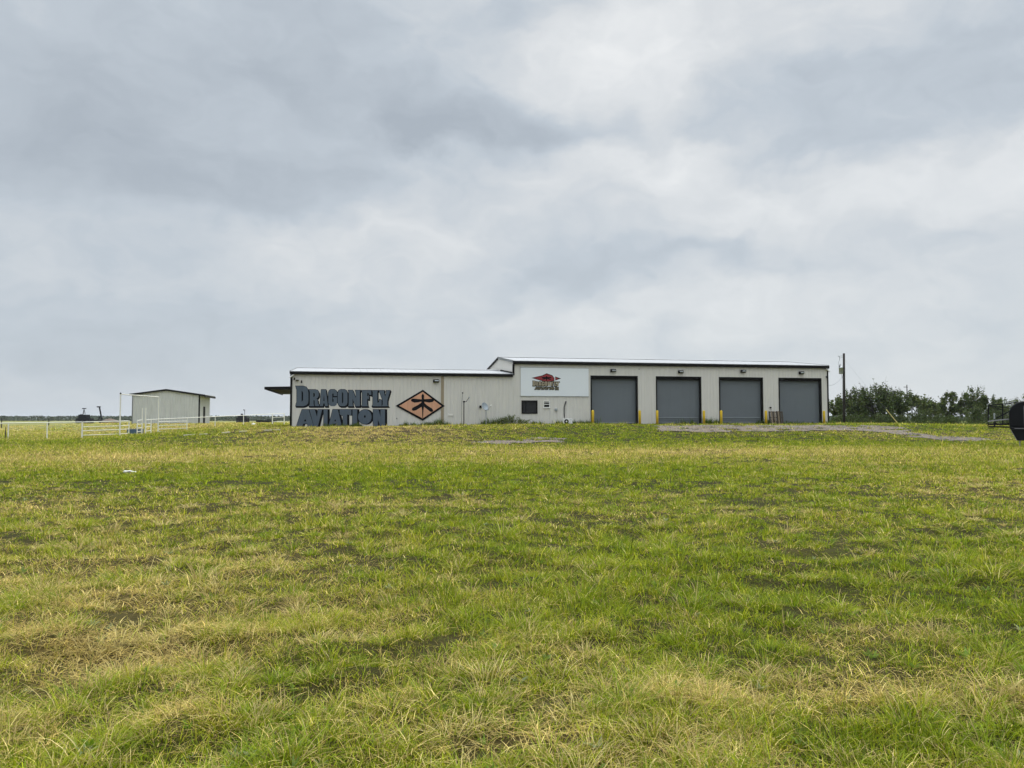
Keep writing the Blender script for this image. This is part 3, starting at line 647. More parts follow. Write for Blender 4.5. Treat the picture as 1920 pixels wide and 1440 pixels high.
def sheet(name, shapes, mt, parent, depth, drape=True, base=0., step=0.):   # shapes: (outer, holes) in wall metres (s, z)
    bm = bmesh.new()
    for i, (o_, hs) in enumerate(shapes):
        loops = [[Vector((u, 0, v)) for u, v in L] for L in [o_]+hs]
        flat = [p for L in loops for p in L]; vs_ = [bm.verts.new((p.x, -step*i, p.z)) for p in flat]
        for t in tessellate_polygon([[Vector((p.x, p.z, 0)) for p in L] for L in loops]):
            try: bm.faces.new([vs_[j] for j in t])
            except ValueError: pass
    if drape:
        xs_ = [v.co.x for v in bm.verts]
        for c in sorted(brk(min(xs_), max(xs_)))[1:-1]:
            bmesh.ops.bisect_plane(bm, geom=bm.verts[:]+bm.edges[:]+bm.faces[:], plane_co=(c, 0, 0), plane_no=(1, 0, 0), dist=1e-5)
    for v in bm.verts: v.co.y = v.co.y-(rib(v.co.x) if drape else 0)-depth-base
    bmesh.ops.recalc_face_normals(bm, faces=bm.faces)
    for f_ in bm.faces:
        if f_.normal.y > 0: f_.normal_flip()
    me = bpy.data.meshes.new(name); bm.to_mesh(me); bm.free(); me.materials.append(mt)
    o = bpy.data.objects.new(name, me); COL.objects.link(o); o.parent = parent; return o
wallpts = lambda P: [fac(*p) for p in P]
row1 = [(D_,140,368,228,590),(R_,376,560,292,590),(A_,580,716,292,590),(G_,726,884,290,590),(O_,894,1070,290,590),(N_,1082,1306,304,592),(F_,1322,1498,306,592),(L_,1512,1684,308,592),(Y_,1640,1840,308,592)]
row2 = [(A2,150,465,650,955),(V2,385,615,650,955),(I2,642,712,650,955),(A2,728,968,650,955),(T2,930,1140,650,955),(I2,1160,1245,650,955),(O2,1262,1505,650,915),(N2,1532,1745,650,955)]
L1 = layout(row1, 540, 700, 9.6); L2 = layout(row2, 540, 700, 9.6)
fill = [(wallpts(o_), [wallpts(h) for h in hs]) for o_, hs in L1+L2]
back = []
for o_, hs in L1: 
    for dx, dy in ((0, 0), (.5, .9), (1.0, 1.8), (1.7, 2.6)): back.append((wallpts([(a+dx, b_+dy) for a, b_ in growpoly(o_, .75)]), []))
for o_, hs in L2:
    for dx, dy in ((0, 0), (1.2, .1), (2.4, .2), (3.6, .3)): back.append((wallpts([(a+dx, b_+dy) for a, b_ in growpoly(o_, .7)]), []))
zf = lambda v: (v[0], max(v[1], -.35))
back = [([zf(p) for p in o_], hs) for o_, hs in back]; fill = [([zf(p) for p in o_], hs) for o_, hs in fill]
sheet('lettering_outline', back, M_INK, BLD, .004, step=.0001)
sheet('lettering', fill, M_BLUEP, BLD, .014, step=.0001)
z4 = lambda P, k=7.385, ox=640, oy=680: [(x_/k+ox, y_/k+oy) for x_, y_ in P]
dia = [(750,598),(1128,375),(1432,600),(1125,805)]
sheet('emblem_border', [(wallpts(z4(dia)), [])], M_INK, BLD, .046, False)
sheet('emblem_panel', [(wallpts(z4([(802,598),(1128,404),(1384,600),(1126,772)])), [])], M_PEACH, BLD, .050, False)
fly = [[(1128,426),(1146,455),(1144,497),(1150,560),(1143,610),(1136,660),(1131,768),(1122,768),(1118,660),(1108,600),(1106,560),(1112,497),(1108,458)],
       [(1114,508),(985,497),(962,514),(970,536),(1010,553),(1055,550),(1114,538)], [(1142,506),(1265,499),(1286,518),(1270,541),(1215,553),(1142,540)],
       [(1108,552),(1062,585),(982,628),(974,655),(998,667),(1032,660),(1128,600)], [(1132,600),(1228,678),(1258,682),(1273,660),(1252,632),(1190,595),(1148,558)]]
sheet('emblem_figure', [(wallpts(z4(P)), []) for P in fly], M_INK, BLD, .053, False, step=.0004)

# ------------------------------------------------------------------ sign on the hall wall
sa, za = fac(976.1, 689.2); sb, zb = fac(1103.4, 743.2); _, zc = fac(976.2, 742.3)
SG = thing('sign_board', 'large white sign board with a small red diamond logo on the hall wall', 'sign', B((sa+sb)/2, -RD, Z0+zc), TH)
so_ = (sa+sb)/2; zs = zc
MB().box(sa-so_, sb-so_, -.03, -.001, 0, za-zc).build('panel', M_SIGN, SG, bevel=.006)
m = MB(); hh = za-zc
for a, b_, c, d in ((sa-so_-.03, sb-so_+.03, -.03, 0), (sa-so_-.03, sb-so_+.03, hh, hh+.03)): m.box(a, b_, -.036, .0, c-.001, d+.001)
m.build('frame', M_GALV, SG)
sg = lambda P: [(fac(x_/12+960, y_/12+680)[0]-so_, fac(x_/12+960, y_/12+680)[1]-zs) for x_, y_ in P]
sheet('logo_diamond_outline', [(sg([(432,343),(680,285),(775,240),(905,285),(952,345),(950,415),(760,440),(650,408)]), []), (sg([(968,312),(1100,357),(968,402)]), [])], M_INK, SG, .034, False)
sheet('logo_diamond', [(sg([(480,343),(690,296),(775,256),(895,296),(938,348),(936,404),(760,428),(655,396)]), []), (sg([(974,326),(1050,357),(974,388)]), [])], M_RED, SG, .038, False)
ff = lambda P, k=.68, ox=775, oy=345: [((x_-1128)*k*.95+ox, (y_-560)*k*.40+oy) for x_, y_ in P]
sheet('logo_figure', [(sg(growpoly(ff(P), 5.)), []) for P in fly], M_INK, SG, .041, False, step=.0004)
s1r = [(D_,458,530,410,522),(R_,534,592,424,522),(A_,596,656,424,522),(G_,660,722,424,522),(O_,726,792,424,522),(N_,797,868,426,524),(F_,873,930,428,526),(L_,940,1000,430,528),(Y_,985,1062,430,530)]
s2r = [(A2,505,600,548,606),(V2,575,650,548,606),(I2,655,680,548,606),(A2,680,765,548,606),(T2,750,830,548,606),(I2,838,865,548,608),(O2,868,945,548,610),(N2,965,1040,550,614)]
P1 = layout(s1r, 960, 680, 12); P2 = layout(s2r, 960, 680, 12)
sp_ = lambda P: [(fac(*p)[0]-so_, fac(*p)[1]-zs) for p in P]
sheet('logo_lettering_outline', [(sp_([(a+d*.3, b_+d*.35) for a, b_ in growpoly(o_, .55)]), []) for o_, hs in P1 for d in (0, 1, 2)]+[(sp_([(a+d*.25, b_+d*.2) for a, b_ in growpoly(o_, .4)]), []) for o_, hs in P2 for d in (0, 1)], M_OLIV2 if 0 else M_INK, SG, .044, False, step=.0001)
sheet('logo_lettering', [(sp_(growpoly(o_, -.16)), [sp_(growpoly(h, .10)) for h in hs]) for o_, hs in P1], M_OLIVE, SG, .053, False, step=.0001)
sheet('logo_lettering', [(sp_(growpoly(o_, -.10)), [sp_(h) for h in hs]) for o_, hs in P2], M_OLIV2, SG, .053, False, step=.0001)

# ------------------------------------------------------------------ things along the front wall
def zg(p): return gz(p[0], p[1])
BL = [(1111.4, 'yellow bollard left of the first roll-up door, beside the white sign board'), (1199.6, 'yellow bollard at the right edge of the first roll-up door from the sign'),
      (1232.3, 'yellow bollard at the left edge of the second roll-up door from the sign'), (1320, 'yellow bollard at the right edge of the second roll-up door from the sign'),
      (1352.3, 'yellow bollard at the left edge of the third roll-up door from the sign'), (1436.2, 'yellow bollard between the third roll-up door and the wooden pallet'),
      (1545.2, 'yellow bollard at the right corner of the building near the utility pole')]
proto = None
for px, lab in BL:
    s, _ = fac(px, 785, -.75); p = B(s, -.75, 0); p.z = zg(p)-.03
    if proto is None:
        m = MB(); hb = fac(px, 769.3, -.75)[1]+Z0-p.z
        m.lathe([(.115, -.3), (.115, hb-.05), (.10, hb-.015), (.06, hb+.01), (.0, hb+.02)], 18)
        proto = m.build('bollard', M_YEL, None, True, loc=p, rz=TH); tag(proto, lab, 'bollard', 'yellow bollards guarding the roll-up doors'); c = proto
    else:
        c = proto.copy(); COL.objects.link(c); c.location = p; c['label'] = lab
    c.rotation_euler = (random.uniform(-.012, .012), random.uniform(-.012, .012), random.uniform(0, 6))
# pallet
s0_, _ = fac(1441.6, 785, -.35); s1_, zt = fac(1467.6, 770.6, -.35); p = B((s0_+s1_)/2, -.55, 0); p.z = zg(p)-.02
PT = thing('wooden_pallet', 'weathered wooden pallet leaning on edge against the wall beside the last roll-up door', 'pallet', p, TH)
wd = (s1_-s0_); hp = zt+Z0-p.z; tilt = Matrix.Rotation(-.16, 4, 'X')
xk = -wd/2
for k in range(8):
    bw = wd/8*random.choice((.62, .8, .72)); zt_ = hp-random.uniform(0, .03)
    MB().box(xk, xk+bw, -.02+random.uniform(-.004, .004), .0, 0, zt_, tilt).build('deck_board', M_PALL if k in (1, 3, 5) else M_PALM, PT); xk += wd/8
for z in (.03, hp*.5, hp-.13): MB().box(-wd/2, wd/2, .002, .09, z, z+.06, tilt).build('stringer', M_PALD, PT)
m = MB(); xk = -wd/2+.03
for k in range(5): m.box(xk, xk+.09, .092, .11, .02, hp-.02, tilt); xk += wd/5
m.build('back_board', M_PALD, PT)
# air conditioner
s, _ = fac(1064, 790, -.5); p = B(s, -.5, 0); p.z = zg(p)
AC = thing('air_conditioner', 'white outdoor air conditioner unit with a dark round fan, on the ground by the wall', 'air conditioner', p, TH)
w_, h_ = .41, fac(1064, 784.8, -.5)[1]+Z0-p.z
MB().box(-w_, w_, -.16, .16, .05, h_).build('casing', M_WHITE, AC, bevel=.02)
MB().lathe([(.20, 0), (.20, .02), (.17, .03)], 20, Matrix.Translation((-.14, -.162, .05+(h_-.05)*.45)) @ Matrix.Rotation(PI/2, 4, 'X')).build('fan_grille', M_INK, AC)
MB().lathe([(.07, 0), (.07, .02), (.0, .03)], 14, Matrix.Translation((-.14, -.192, .05+(h_-.05)*.45)) @ Matrix.Rotation(PI/2, 4, 'X')).build('fan_hub', M_WHITE, AC)
for sx_ in (-.3, .3): MB().box(sx_-.04, sx_+.04, -.17, .17, -.1, .049).build('foot', M_INK, AC)
pass; MB().box(.16, .34, -.166, -.161, h_-.12, h_-.09).build('vent', M_GALV, AC)
# satellite dish and bare mast
def fp3(px, py, t, o):            # photograph -> local metres of an Empty standing at B(s, t)
    s, z = fac(px, py, t); return (s-o[0], 0, z+Z0-o[1])
s, _ = fac(911.3, 790, -1); p = B(s, -1, 0); p.z = zg(p); o0 = (s, p.z)
DS = thing('satellite_dish', 'grey satellite dish on a short post beside the shrub at the wall', 'satellite dish', p, TH)
q = lambda px, py: fp3(px, py, -1, o0)
MB().tube([(0, 0, -.2), q(911.3, 769)], .035, 8).build('post', M_GALV, DS)
c = Vector(q(909.2, 762)); dirn = Vector((.46, -.78, .42)).normalized()
Mx = Matrix.Translation(c+Vector((0, -.08, 0))) @ dirn.to_track_quat('Z', 'Y').to_matrix().to_4x4()
MB().lathe([(.001, -.09), (.14, -.075), (.25, -.04), (.33, 0), (.335, .012), (.325, .012), (.245, -.03), (.14, -.062), (.001, -.078)], 28, Mx, 1.08).build('reflector', M_DISH, DS, True)
MB().tube([q(911.3, 769.2), Vector(q(914.3, 768.8))+Vector((0, -.15, 0)), Vector(q(919, 761.2))+Vector((0, -.3, 0))], .018, 6).build('arm', M_GALV, DS)
e = Vector(q(920.3, 758.6))+Vector((0, -.3, 0)); MB().tube([Vector(q(919, 761))+Vector((0, -.3, 0)), e], .055, 8, .03).build('receiver', M_WHITE, DS)
MB().box(-.08, .08, -.06, .06, 0, .14, Matrix.Translation(Vector(q(911, 769.5)))).build('bracket', M_GALV, DS)
s, _ = fac(869.8, 790, -1); p = B(s, -1, 0); p.z = zg(p); o0 = (s, p.z)
AM = thing('antenna_mast', 'bare dark post with a bent arm and no dish, near the painted diamond', 'mast', p, TH)
MB().tube([(0, 0, -.2), q(869.8, 752.8)], .04, 8).build('post', M_STEELD, AM)
MB().tube([q(869.8, 753.3), q(874, 753.3), q(879.6, 745.5), q(880.2, 744.2)], .025, 6).build('arm', M_STEELD, AM)
MB().box(-.09, .09, -.05, .05, -.06, .06, Matrix.Translation(Vector(q(870, 753.2)))).build('bracket', M_STEELD, AM)
MB().tube([q(878.8, 744.2), q(880.6, 746.2)], .05, 6).build('receiver_clip', M_GALV, AM)
s, _ = fac(865.6, 790, -.7); p = B(s, -.7, 0); p.z = zg(p); o0 = (s, p.z); q = lambda px, py: fp3(px, py, -.7, o0)
RDm = thing('thin_rod', 'thin dark rod with a small round top, left of the bare mast', 'rod', p, TH)
MB().tube([(0, 0, -.2), q(866.1, 752), q(867.4, 738)], .014, 6).build('rod', M_STEELD, RDm); MB().lathe([(0, -.06), (.06, -.03), (.065, .03), (0, .06)], 10, Matrix.Translation(Vector(q(867.5, 736.8)))).build('cap', M_INK, RDm)
# shrub at the wall
def shrub(loc, W, H, Dp, n_, label, base, leaf=.09, name='shrub'):
    T = thing(name, label, 'shrub', loc); P = []; rnd = random.Random(int(loc[0]*100)); mb = MB(); tops = []
    for k in range(26):
        a = Vector((rnd.gauss(0, W*.22), rnd.gauss(0, Dp*.2), 0)); b_ = Vector((a.x*1.7+rnd.gauss(0, .1), a.y*1.6, H*rnd.uniform(.45, 1.)*(1-.5*min(1, abs(a.x*1.7)/(W*.55))**2)))
        mb.tube([a-Vector((0, 0, .1)), a.lerp(b_, .5)+Vector((rnd.gauss(0, .05), 0, 0)), b_], .012, 4, .005); tops.append((a, b_))
    mb.build('stem', M_BARK, T)
    for k in range(n_):
        a, b_ = rnd.choice(tops); t = rnd.random()**.6; c = a.lerp(b_, t*1.06); P.append((c.x+rnd.gauss(0, W*.045), c.y+rnd.gauss(0, .12), max(.02, c.z+rnd.gauss(0, .05))))
    leaves('crown', P, leaf, leafcol(n_, base), M_LEAF, T, .0, .5); return T
s, _ = fac(953, 790, -.7); p = B(s, -.7, 0); p.z = zg(p)
shrub(p, 1.9, .85, .7, 3000, 'low bushy green shrub against the wall between the dish and the dark window', (.115, .150, .040), .09)

# rank grass along the foot of the wall, and broad-leaved weeds in the field
NW = 900; s_w = RNG.uniform(-18.6, 31, NW); dens = fbm(s_w, s_w*0, 2.2, 140); bay = np.zeros(NW, bool)
for a_, b_ in DOORS: bay |= (s_w > a_+.1) & (s_w < b_-.1)
k = (dens > .40) & (~bay | (RNG.random(NW) < .25)); s_w = s_w[k]; NW = len(s_w); t_w = -RNG.uniform(.08, .55, NW)*np.where(s_w < -9, .6, 1)
i = np.repeat(np.arange(NW), 12); N = len(i); xw = JX+s_w*dS[0]+t_w*dT[0]; yw = DJ+s_w*dS[1]+t_w*dT[1]
P = np.stack([xw[i]+RNG.normal(0, .12, N), yw[i]+RNG.normal(0, .06, N)], 1); hh_ = ((.16+.32*RNG.random(NW)**2*(1+.8*(fbm(s_w, s_w*0, 4, 150) > .55)))*np.where(s_w < -7, .65, 1))[i]
rank = blades('', '', None, P, hh_*RNG.uniform(.7, 1.3, N), np.full(N, .05)*RNG.uniform(.7, 1.3, N), RNG.normal(1.4, .15, N), RNG.normal(.7, .5, N), RNG.uniform(0, 6.28, N),
    np.array([.10, .15, .02])*RNG.lognormal(0, .3, N)[:, None], 2, 0.)
tag(raw_mesh('rank_grass', *rank, M_GRASS), 'longer dark green grass growing along the foot of the building wall', 'grass', kind='stuff')
NW = 380; D_w = np.exp(RNG.uniform(math.log(3.2), math.log(20), NW)); xw = RNG.uniform(-1, 1, NW)*(.75*D_w+1); i = np.repeat(np.arange(NW), 9); N = len(i); phi = RNG.uniform(0, 6.28, N)
P = np.stack([xw[i]+.012*np.cos(phi), D_w[i]+.012*np.sin(phi)], 1); sz = RNG.lognormal(0, .3, NW)[i]
wc = np.array([[.14, .21, .03], [.24, .28, .13], [.13, .22, .015]])[RNG.integers(0, 3, NW)][i]*RNG.uniform(.8, 1.2, N)[:, None]
broad = blades('', '', None, P, (.040*sz+.0006*D_w[i])*RNG.uniform(.7, 1.3, N), .013*sz+.0004*D_w[i], RNG.normal(.9, .3, N), RNG.normal(.1, .4, N), phi, wc, 4, .02)
tag(raw_mesh('broadleaf_weeds', *broad, M_GRASS), 'small grey-green broad-leaved weeds scattered through the near grass', 'weeds', kind='stuff')

# ------------------------------------------------------------------ small metal shed
p = at(373, 791, 113); SX, SY = p.x, p.y; p.z = gz(SX, SY)+.02
SH = thing('metal_shed', 'small ribbed metal shed with a dark open side doorway behind the white fence', 'shed', p, TH)
SWd, SLn = 9.1, 8.2; se = 5.28-p.z; sr = 5.95-p.z
m = MB(); gz_ = lambda s: se+(sr-se)*(1-abs(s+SWd/2)/(SWd/2))-.05
RIBo = RIB
RIB = .36
ribbed(m, -SWd, 0, gz_, -.5, lambda s, d, z: (s, -d*3.5, z))
dh = 2.55; ribbed(m, 0, SLn, lambda t: se-.05, -.5, lambda t, d, z: (d*2, t, z), [(3.0, 4.75, -.5, dh)])
ribbed(m, 0, SLn, lambda t: se-.05, -.5, lambda t, d, z: (-SWd-d*2, t, z)); ribbed(m, -SWd, 0, gz_, -.5, lambda s, d, z: (s, SLn+d*2, z))
m.build('wall', M_SHED, SH); RIB = RIBo
def shr(a, b_, t0, t1, dz0, dz1, mt, name):
    m = MB(); z = lambda s: se+(sr-se)*(1-abs(s+SWd/2)/(SWd/2)); v = []
    for t in (t0, t1):
        for s, d in ((a, dz0), (b_, dz0), (b_, dz1), (a, dz1)): v.append((s, t, z(s)+d))
    m.add(v, ((0, 1, 2, 3), (4, 5, 6, 7), (0, 1, 5, 4), (1, 2, 6, 5), (2, 3, 7, 6), (3, 0, 4, 7))); return m.build(name, mt, SH)
for a, b_ in ((-SWd-.45, -SWd/2), (-SWd/2, .8)):
    shr(a, b_, -.14, SLn+.15, .0, .05, M_ROOF, 'roof'); shr(a, b_, -.22, -.142, -.20, .055, M_BLACK, 'rake_trim')
MB().box(.73, .85, -.14, SLn+.15, se-.44, se-.14).build('eave_trim', M_BLACK, SH)
MB().box(-.10, .09, -.07, .14, -.5, se-.16).build('corner_trim', M_BLACK, SH); MB().box(-SWd-.06, -SWd+.05, -.07, .1, -.5, se-.16).build('corner_trim', M_TRIMG, SH)
MB().box(-.35, -.05, 3.0, 4.75, -.3, dh).build('doorway', M_INK, SH)  # solid black block in the opening, standing in for the unlit interior
for t in (1.5, 3, 4.5, 6, 7.5): MB().box(.06, .72, t, t+.10, se-.3, se-.2).build('purlin_end', M_WHITE, SH)

# ------------------------------------------------------------------ white pipe fence, gate, trough
def post_at(px, D, ytop):
    p = at(px, 790, D); return Vector((p.x, p.y, gz(p.x, p.y))), at(px, ytop, D).z
def rail(mb, pts, r=.03): mb.tube(pts, r, 8)
def fence(label, posts, rails, extra=()):       # posts: (px, depth, y of the top); rails at heights below the top
    P = [post_at(*q) for q in posts]; T = thing('pipe_fence', label, 'fence', P[0][0]); o = P[0][0]
    for b_, zt in P: MB().tube([Vector((b_.x, b_.y, b_.z-.2))-o, Vector((b_.x, b_.y, zt))-o], .045, 8).build('post', M_PIPE, T)
    for dz in rails:
        m = MB(); rail(m, [Vector((b_.x, b_.y, zt-dz))-o for b_, zt in P], .036 if dz < .01 else .028); m.build('rail', M_PIPE, T)
    return T
fence('plain white pipe fence with a single top rail at the far left', [(-70, 60.5, 795.2), (16, 62, 793.3), (88.8, 63, 792.3), (154, 64, 791.3)], [0.])
fence('white four-rail pipe panel left of the tall gate frame', [(154.8, 64.05, 791.4), (225, 66.2, 789.6), (242, 69, 789.2)], [0., .40, .72, 1.10])
fence('short white pipe panel right behind the blue trough', [(257.5, 70, 788.4), (266.2, 71, 787.6)], [0., .36, .70, 1.02])
fence('short white ladder-like pipe panel between trough and overhead gate post', [(273.5, 72, 787.6), (283, 73, 786.8)], [0., .36, .66, 1.04])
fence('white four-rail pipe panel in front of the metal shed', [(296.4, 76, 790.8), (350.5, 79, 789.6)], [0., .38, .72, .98])
fence('long white one-rail pipe fence from the gate to the building', [(283.5, 73.2, 786.6), (350.8, 79.3, 783.6), (403.4, 85, 781), (456.6, 89, 778.8), (510.5, 93, 776.0), (533, 94.5, 775.2)], [0.])
fence('short dark-looking end panel with two rails beside the building wing', [(511, 93.05, 776.3), (532.6, 94.45, 775.5)], [.42, .95])
for px, D, y, lab in ((266.6, 71.2, 765, 'tall white pipe post right of the blue trough'), (273, 71.9, 764.5, 'tall white pipe post on the left end of the ladder-like panel')):
    b_, zt = post_at(px, D, y); o = MB().tube([(0, 0, -.2), (0, 0, zt-b_.z)], .05, 8).build('gate_post', M_PIPE, loc=b_); tag(o, lab, 'post', 'tall posts of the narrow gate')
(b0, z0), (b1, z1) = post_at(225, 66, 738.5), post_at(297, 76, 744)
GT = thing('overhead_gate', 'tall white overhead pipe gate frame of two high posts and a crossbar before the shed', 'gate frame', b0)
MB().tube([(0, 0, -.2), (0, 0, z0-b0.z)], .06, 8).build('post', M_PIPE, GT); MB().tube([b1-b0-Vector((0, 0, .2)), Vector((b1.x-b0.x, b1.y-b0.y, z1-b0.z))], .05, 8).build('post', M_PIPE, GT)
MB().tube([(0, 0, z0-b0.z-.03), Vector((b1.x-b0.x, b1.y-b0.y, z1-b0.z-.03))], .045, 8).build('crossbar', M_PIPE, GT)
for b_ in (Vector((0, 0, z0-b0.z)),): MB().lathe([(.07, -.02), (.07, .08), (.0, .12)], 10, Matrix.Translation(b_)).build('post_cap', M_STEELD, GT)
b_, _ = post_at(254, 73.5, 800); TR = thing('water_trough', 'blue rectangular water trough on the grass behind the white panels', 'trough', b_, .1)
m = MB(); hw, hd, ht = .66, .32, .50
m.prism([(-hw+.05, 0), (hw-.05, 0), (hw, ht), (hw-.05, ht), (hw-.10, .06), (-hw+.10, .06), (-hw+.05, ht), (-hw, ht)], -hd, hd, lambda u, v, d: (u, d, v)); m.box(-hw+.02, hw-.02, -hd-.02, -hd, .0, ht); m.box(-hw+.02, hw-.02, hd, hd+.02, 0, ht)
m.build('tub', M_TROUGH, TR); MB().box(-hw-.02, hw+.02, -hd-.05, -hd-.021, ht-.06, ht).build('rim', M_GALV, TR)
for px, D, yt, yb, lab in ((3, 130, 783.5, 792, 'dark fence post standing beyond the white rail at the far left edge'), (91.5, 130, 784.6, 791.5, 'dark fence post beyond the white rail, left of the distant black machine')):
    p = at(px, yb, D); p.z = gz(p.x, p.y)-.2; o = MB().tube([(0, 0, 0), (0, 0, at(px, yt, D).z-p.z)], .09, 7, .075).build('wooden_post', M_WOODP, loc=p); tag(o, lab, 'post', 'dark posts in the far field')
b_, _ = post_at(15.6, 61.6, 800); o = MB().tube([(0, 0, -.2), (0, 0, .55), (.02, 0, 1.0)], .055, 6, .02).build('short_stake', M_WOODP, loc=b_-Vector((0, .3, 0))); tag(o, 'dark pointed stake leaning on the leftmost white fence post', 'stake')
# pale boards lying in the grass
for k, (xa, ya, xb, yb, lab) in enumerate(((344, 817.3, 368.6, 815.6, 'pale board lying in the grass, leftmost of the broken line'), (374, 815.8, 391, 814.4, 'short pale board lying second from the left in the line'),
        (416, 812.8, 433.8, 811, 'pale board lying in the middle of the broken line in the grass'), (447.8, 810.2, 464, 809.2, 'pale thin board lying fourth in the line in the grass'),
        (495, 807.8, 528, 806.3, 'longest pale board lying in the grass, nearest the building'))):
    a = ground(xa, ya); b_ = ground(xb, yb); a = Vector((a[0], a[1], gz(*a))); b_ = Vector((b_[0], b_[1], gz(*b_))); d = b_-a; d.y *= .6; L = d.length
    M_ = Matrix.Rotation(math.atan2(d.z, Vector((d.x, d.y)).length)*-1, 4, 'Y')
    o = MB().box(0, L, -.05, .05, -.02, .075, M_).build('pale_board', M_BOARD, bevel=.012, loc=a, rz=math.atan2(d.y, d.x)); tag(o, lab, 'board', 'pale boards lying in a broken line')
def crumple(loc, r, seed, name, label, cat, mt, flat=.5):
    rnd = random.Random(seed); bm = bmesh.new(); bmesh.ops.create_icosphere(bm, subdivisions=2, radius=r)
    for v in bm.verts: k = rnd.uniform(.6, 1.25); v.co = Vector((v.co.x*k*1.3, v.co.y*k, max(v.co.z, -r*.5)*k*flat))
    me = bpy.data.meshes.new(name); bm.to_mesh(me); bm.free(); me.materials.append(mt); o = bpy.data.objects.new(name, me); COL.objects.link(o); o.location = loc; tag(o, label, cat); return o
a = ground(475, 797.5); crumple((a[0], a[1], gz(*a)+.14), .15, 3, 'plastic_jug', 'small white plastic jug lying under the long fence near the building', 'jug', M_WHITE, .8)
a = ground(240.5, 888.5); crumple((a[0]-.02, a[1], gz(*a)+.05), .10, 4, 'crumpled_paper', 'crumpled white paper scrap lying on bare gravel in the left field', 'litter', M_SCRAP, .6)
crumple((a[0]+.10, a[1]+.03, gz(*a)+.05), .085, 9, 'crumpled_paper', 'small flat white paper scrap touching the larger crumpled one', 'litter', M_SCRAP, .5)
a = at(207, 797, 150); z = gz(a.x, a.y); m = MB(); m.lathe([(1.9, -.3), (1.75, .25), (1.3, .75), (.7, 1.05), (.0, 1.15)], 22)
rnd = random.Random(5); m.v = [(x_*(1+rnd.uniform(-.08, .08)), y_*(1+rnd.uniform(-.08, .08)), z_*(1+rnd.uniform(-.1, .1))) for x_, y_, z_ in m.v]
tag(m.build('dirt_mound', M_DIRT, None, True, loc=(a.x, a.y, z)), 'low brown dirt mound in the field behind the white gate panel', 'mound')
# far machines
def mach(px, D, base, parts, name, label, cat, mt=M_INK):
    a = at(px, 790, D); z = gz(a.x, a.y); T = thing(name, label, cat, (a.x, a.y, z)); k = D/F
    for nm, sh in parts:
        m = MB()
        for q in sh:
            if q[0] == 'b': _, x0, x1, y0, y1, dp = q; m.box((x0-px)*k, (x1-px)*k, -dp, dp, max(-.1, at(px, y1, D).z-z) if y1 < base else -.1, at(px, y0, D).z-z)
            else:
                _, pts, r = q; m.tube([((x_-px)*k, 0, at(px, y_, D).z-z) for x_, y_ in pts], r, 8)
        m.build(nm, mt, T)
    return T
T = mach(158, 260, 790, [('hull', [('b', 146.5, 171.5, 784.3, 790, 1.4)]), ('cab', [('b', 149.8, 165.5, 777.5, 784.2, 1.1), ('b', 151, 154, 776.6, 777.4, .5)]), ('mast', [('t', [(155.4, 777), (156.8, 769), (157.2, 766.5)], .13), ('t', [(159.4, 777), (157.6, 769)], .09)]),
    ('mast_top', [('b', 154.7, 160, 765.2, 766.8, .5)])], 'field_machine', 'black boxy machine with a capped mast, far off beyond the left fence', 'machine')
for x_ in (-1.7, 0, 1.7): MB().lathe([(.5, -.15), (.55, 0), (.5, .15)], 16, Matrix.Translation((x_, -1.45, .5)) @ Matrix.Rotation(PI/2, 4, 'X')).build('wheel', M_RUB, T)
T = mach(184, 258, 790, [('bed', [('b', 172.5, 194.5, 787.6, 789.6, 1.0)]), ('boom', [('t', [(191.7, 788), (186.3, 763.5)], .16), ('t', [(190.6, 788), (185.3, 763.8)], .16)]), ('strut', [('t', [(184, 787.8), (189, 778)], .16)]),
    ('boom_head', [('b', 181.8, 187, 761.8, 763.9, .4)])], 'boom_trailer', 'low dark trailer carrying a tall leaning boom, right of the black machine', 'trailer')
for x_ in (-1.2, 1.2): MB().lathe([(.35, -.12), (.4, 0), (.35, .12)], 14, Matrix.Translation((x_, -1.0, .36)) @ Matrix.Rotation(PI/2, 4, 'X')).build('wheel', M_RUB, T)
T = mach(455, 290, 789, [('hull', [('b', 445.2, 465, 783.3, 790, 1.4)]), ('cab', [('b', 447.4, 461.5, 779.6, 783.2, 1.1)]), ('hatch', [('b', 451.8, 454.6, 775.6, 779.5, .4)]), ('mast', [('t', [(458.8, 779.6), (458.4, 769)], .09)]), ('mast_top', [('b', 456, 458.9, 768, 769.4, .3)])],
    'field_machine', 'black boxy machine with a small pennant mast, far off between shed and long building', 'machine')
for x_ in (-1.3, 0, 1.3): MB().lathe([(.5, -.15), (.55, 0), (.5, .15)], 16, Matrix.Translation((x_, -1.45, .5)) @ Matrix.Rotation(PI/2, 4, 'X')).build('wheel', M_RUB, T)
T = mach(500, 240, 789, [('bed', [('b', 482, 517, 788.2, 789.4, 1.0)]), ('drawbar', [('t', [(497, 788.2), (500.5, 786), (507, 786.6)], .10)])], 'flat_trailer', 'low flat dark trailer far beyond the end of the long fence', 'trailer')
for x_ in (-1.5, 1.5): MB().lathe([(.28, -.12), (.32, 0), (.28, .12)], 14, Matrix.Translation((x_, -1.0, .3)) @ Matrix.Rotation(PI/2, 4, 'X')).build('wheel', M_RUB, T)
a = at(70, 790, 640); T = thing('far_barn', 'pale grey barn roof just showing above the distant trees on the left', 'barn', (a.x, a.y, gz(a.x, a.y)))
MB().box(-6, 6, -3, 3, -.2, 3.4).build('wall', M_FARW, T); MB().prism([(-3.3, 3.4), (3.3, 3.4), (0, 4.6)], -4, 4, lambda u, v, d: (d, u, v)).build('roof', M_TRIMG, T)

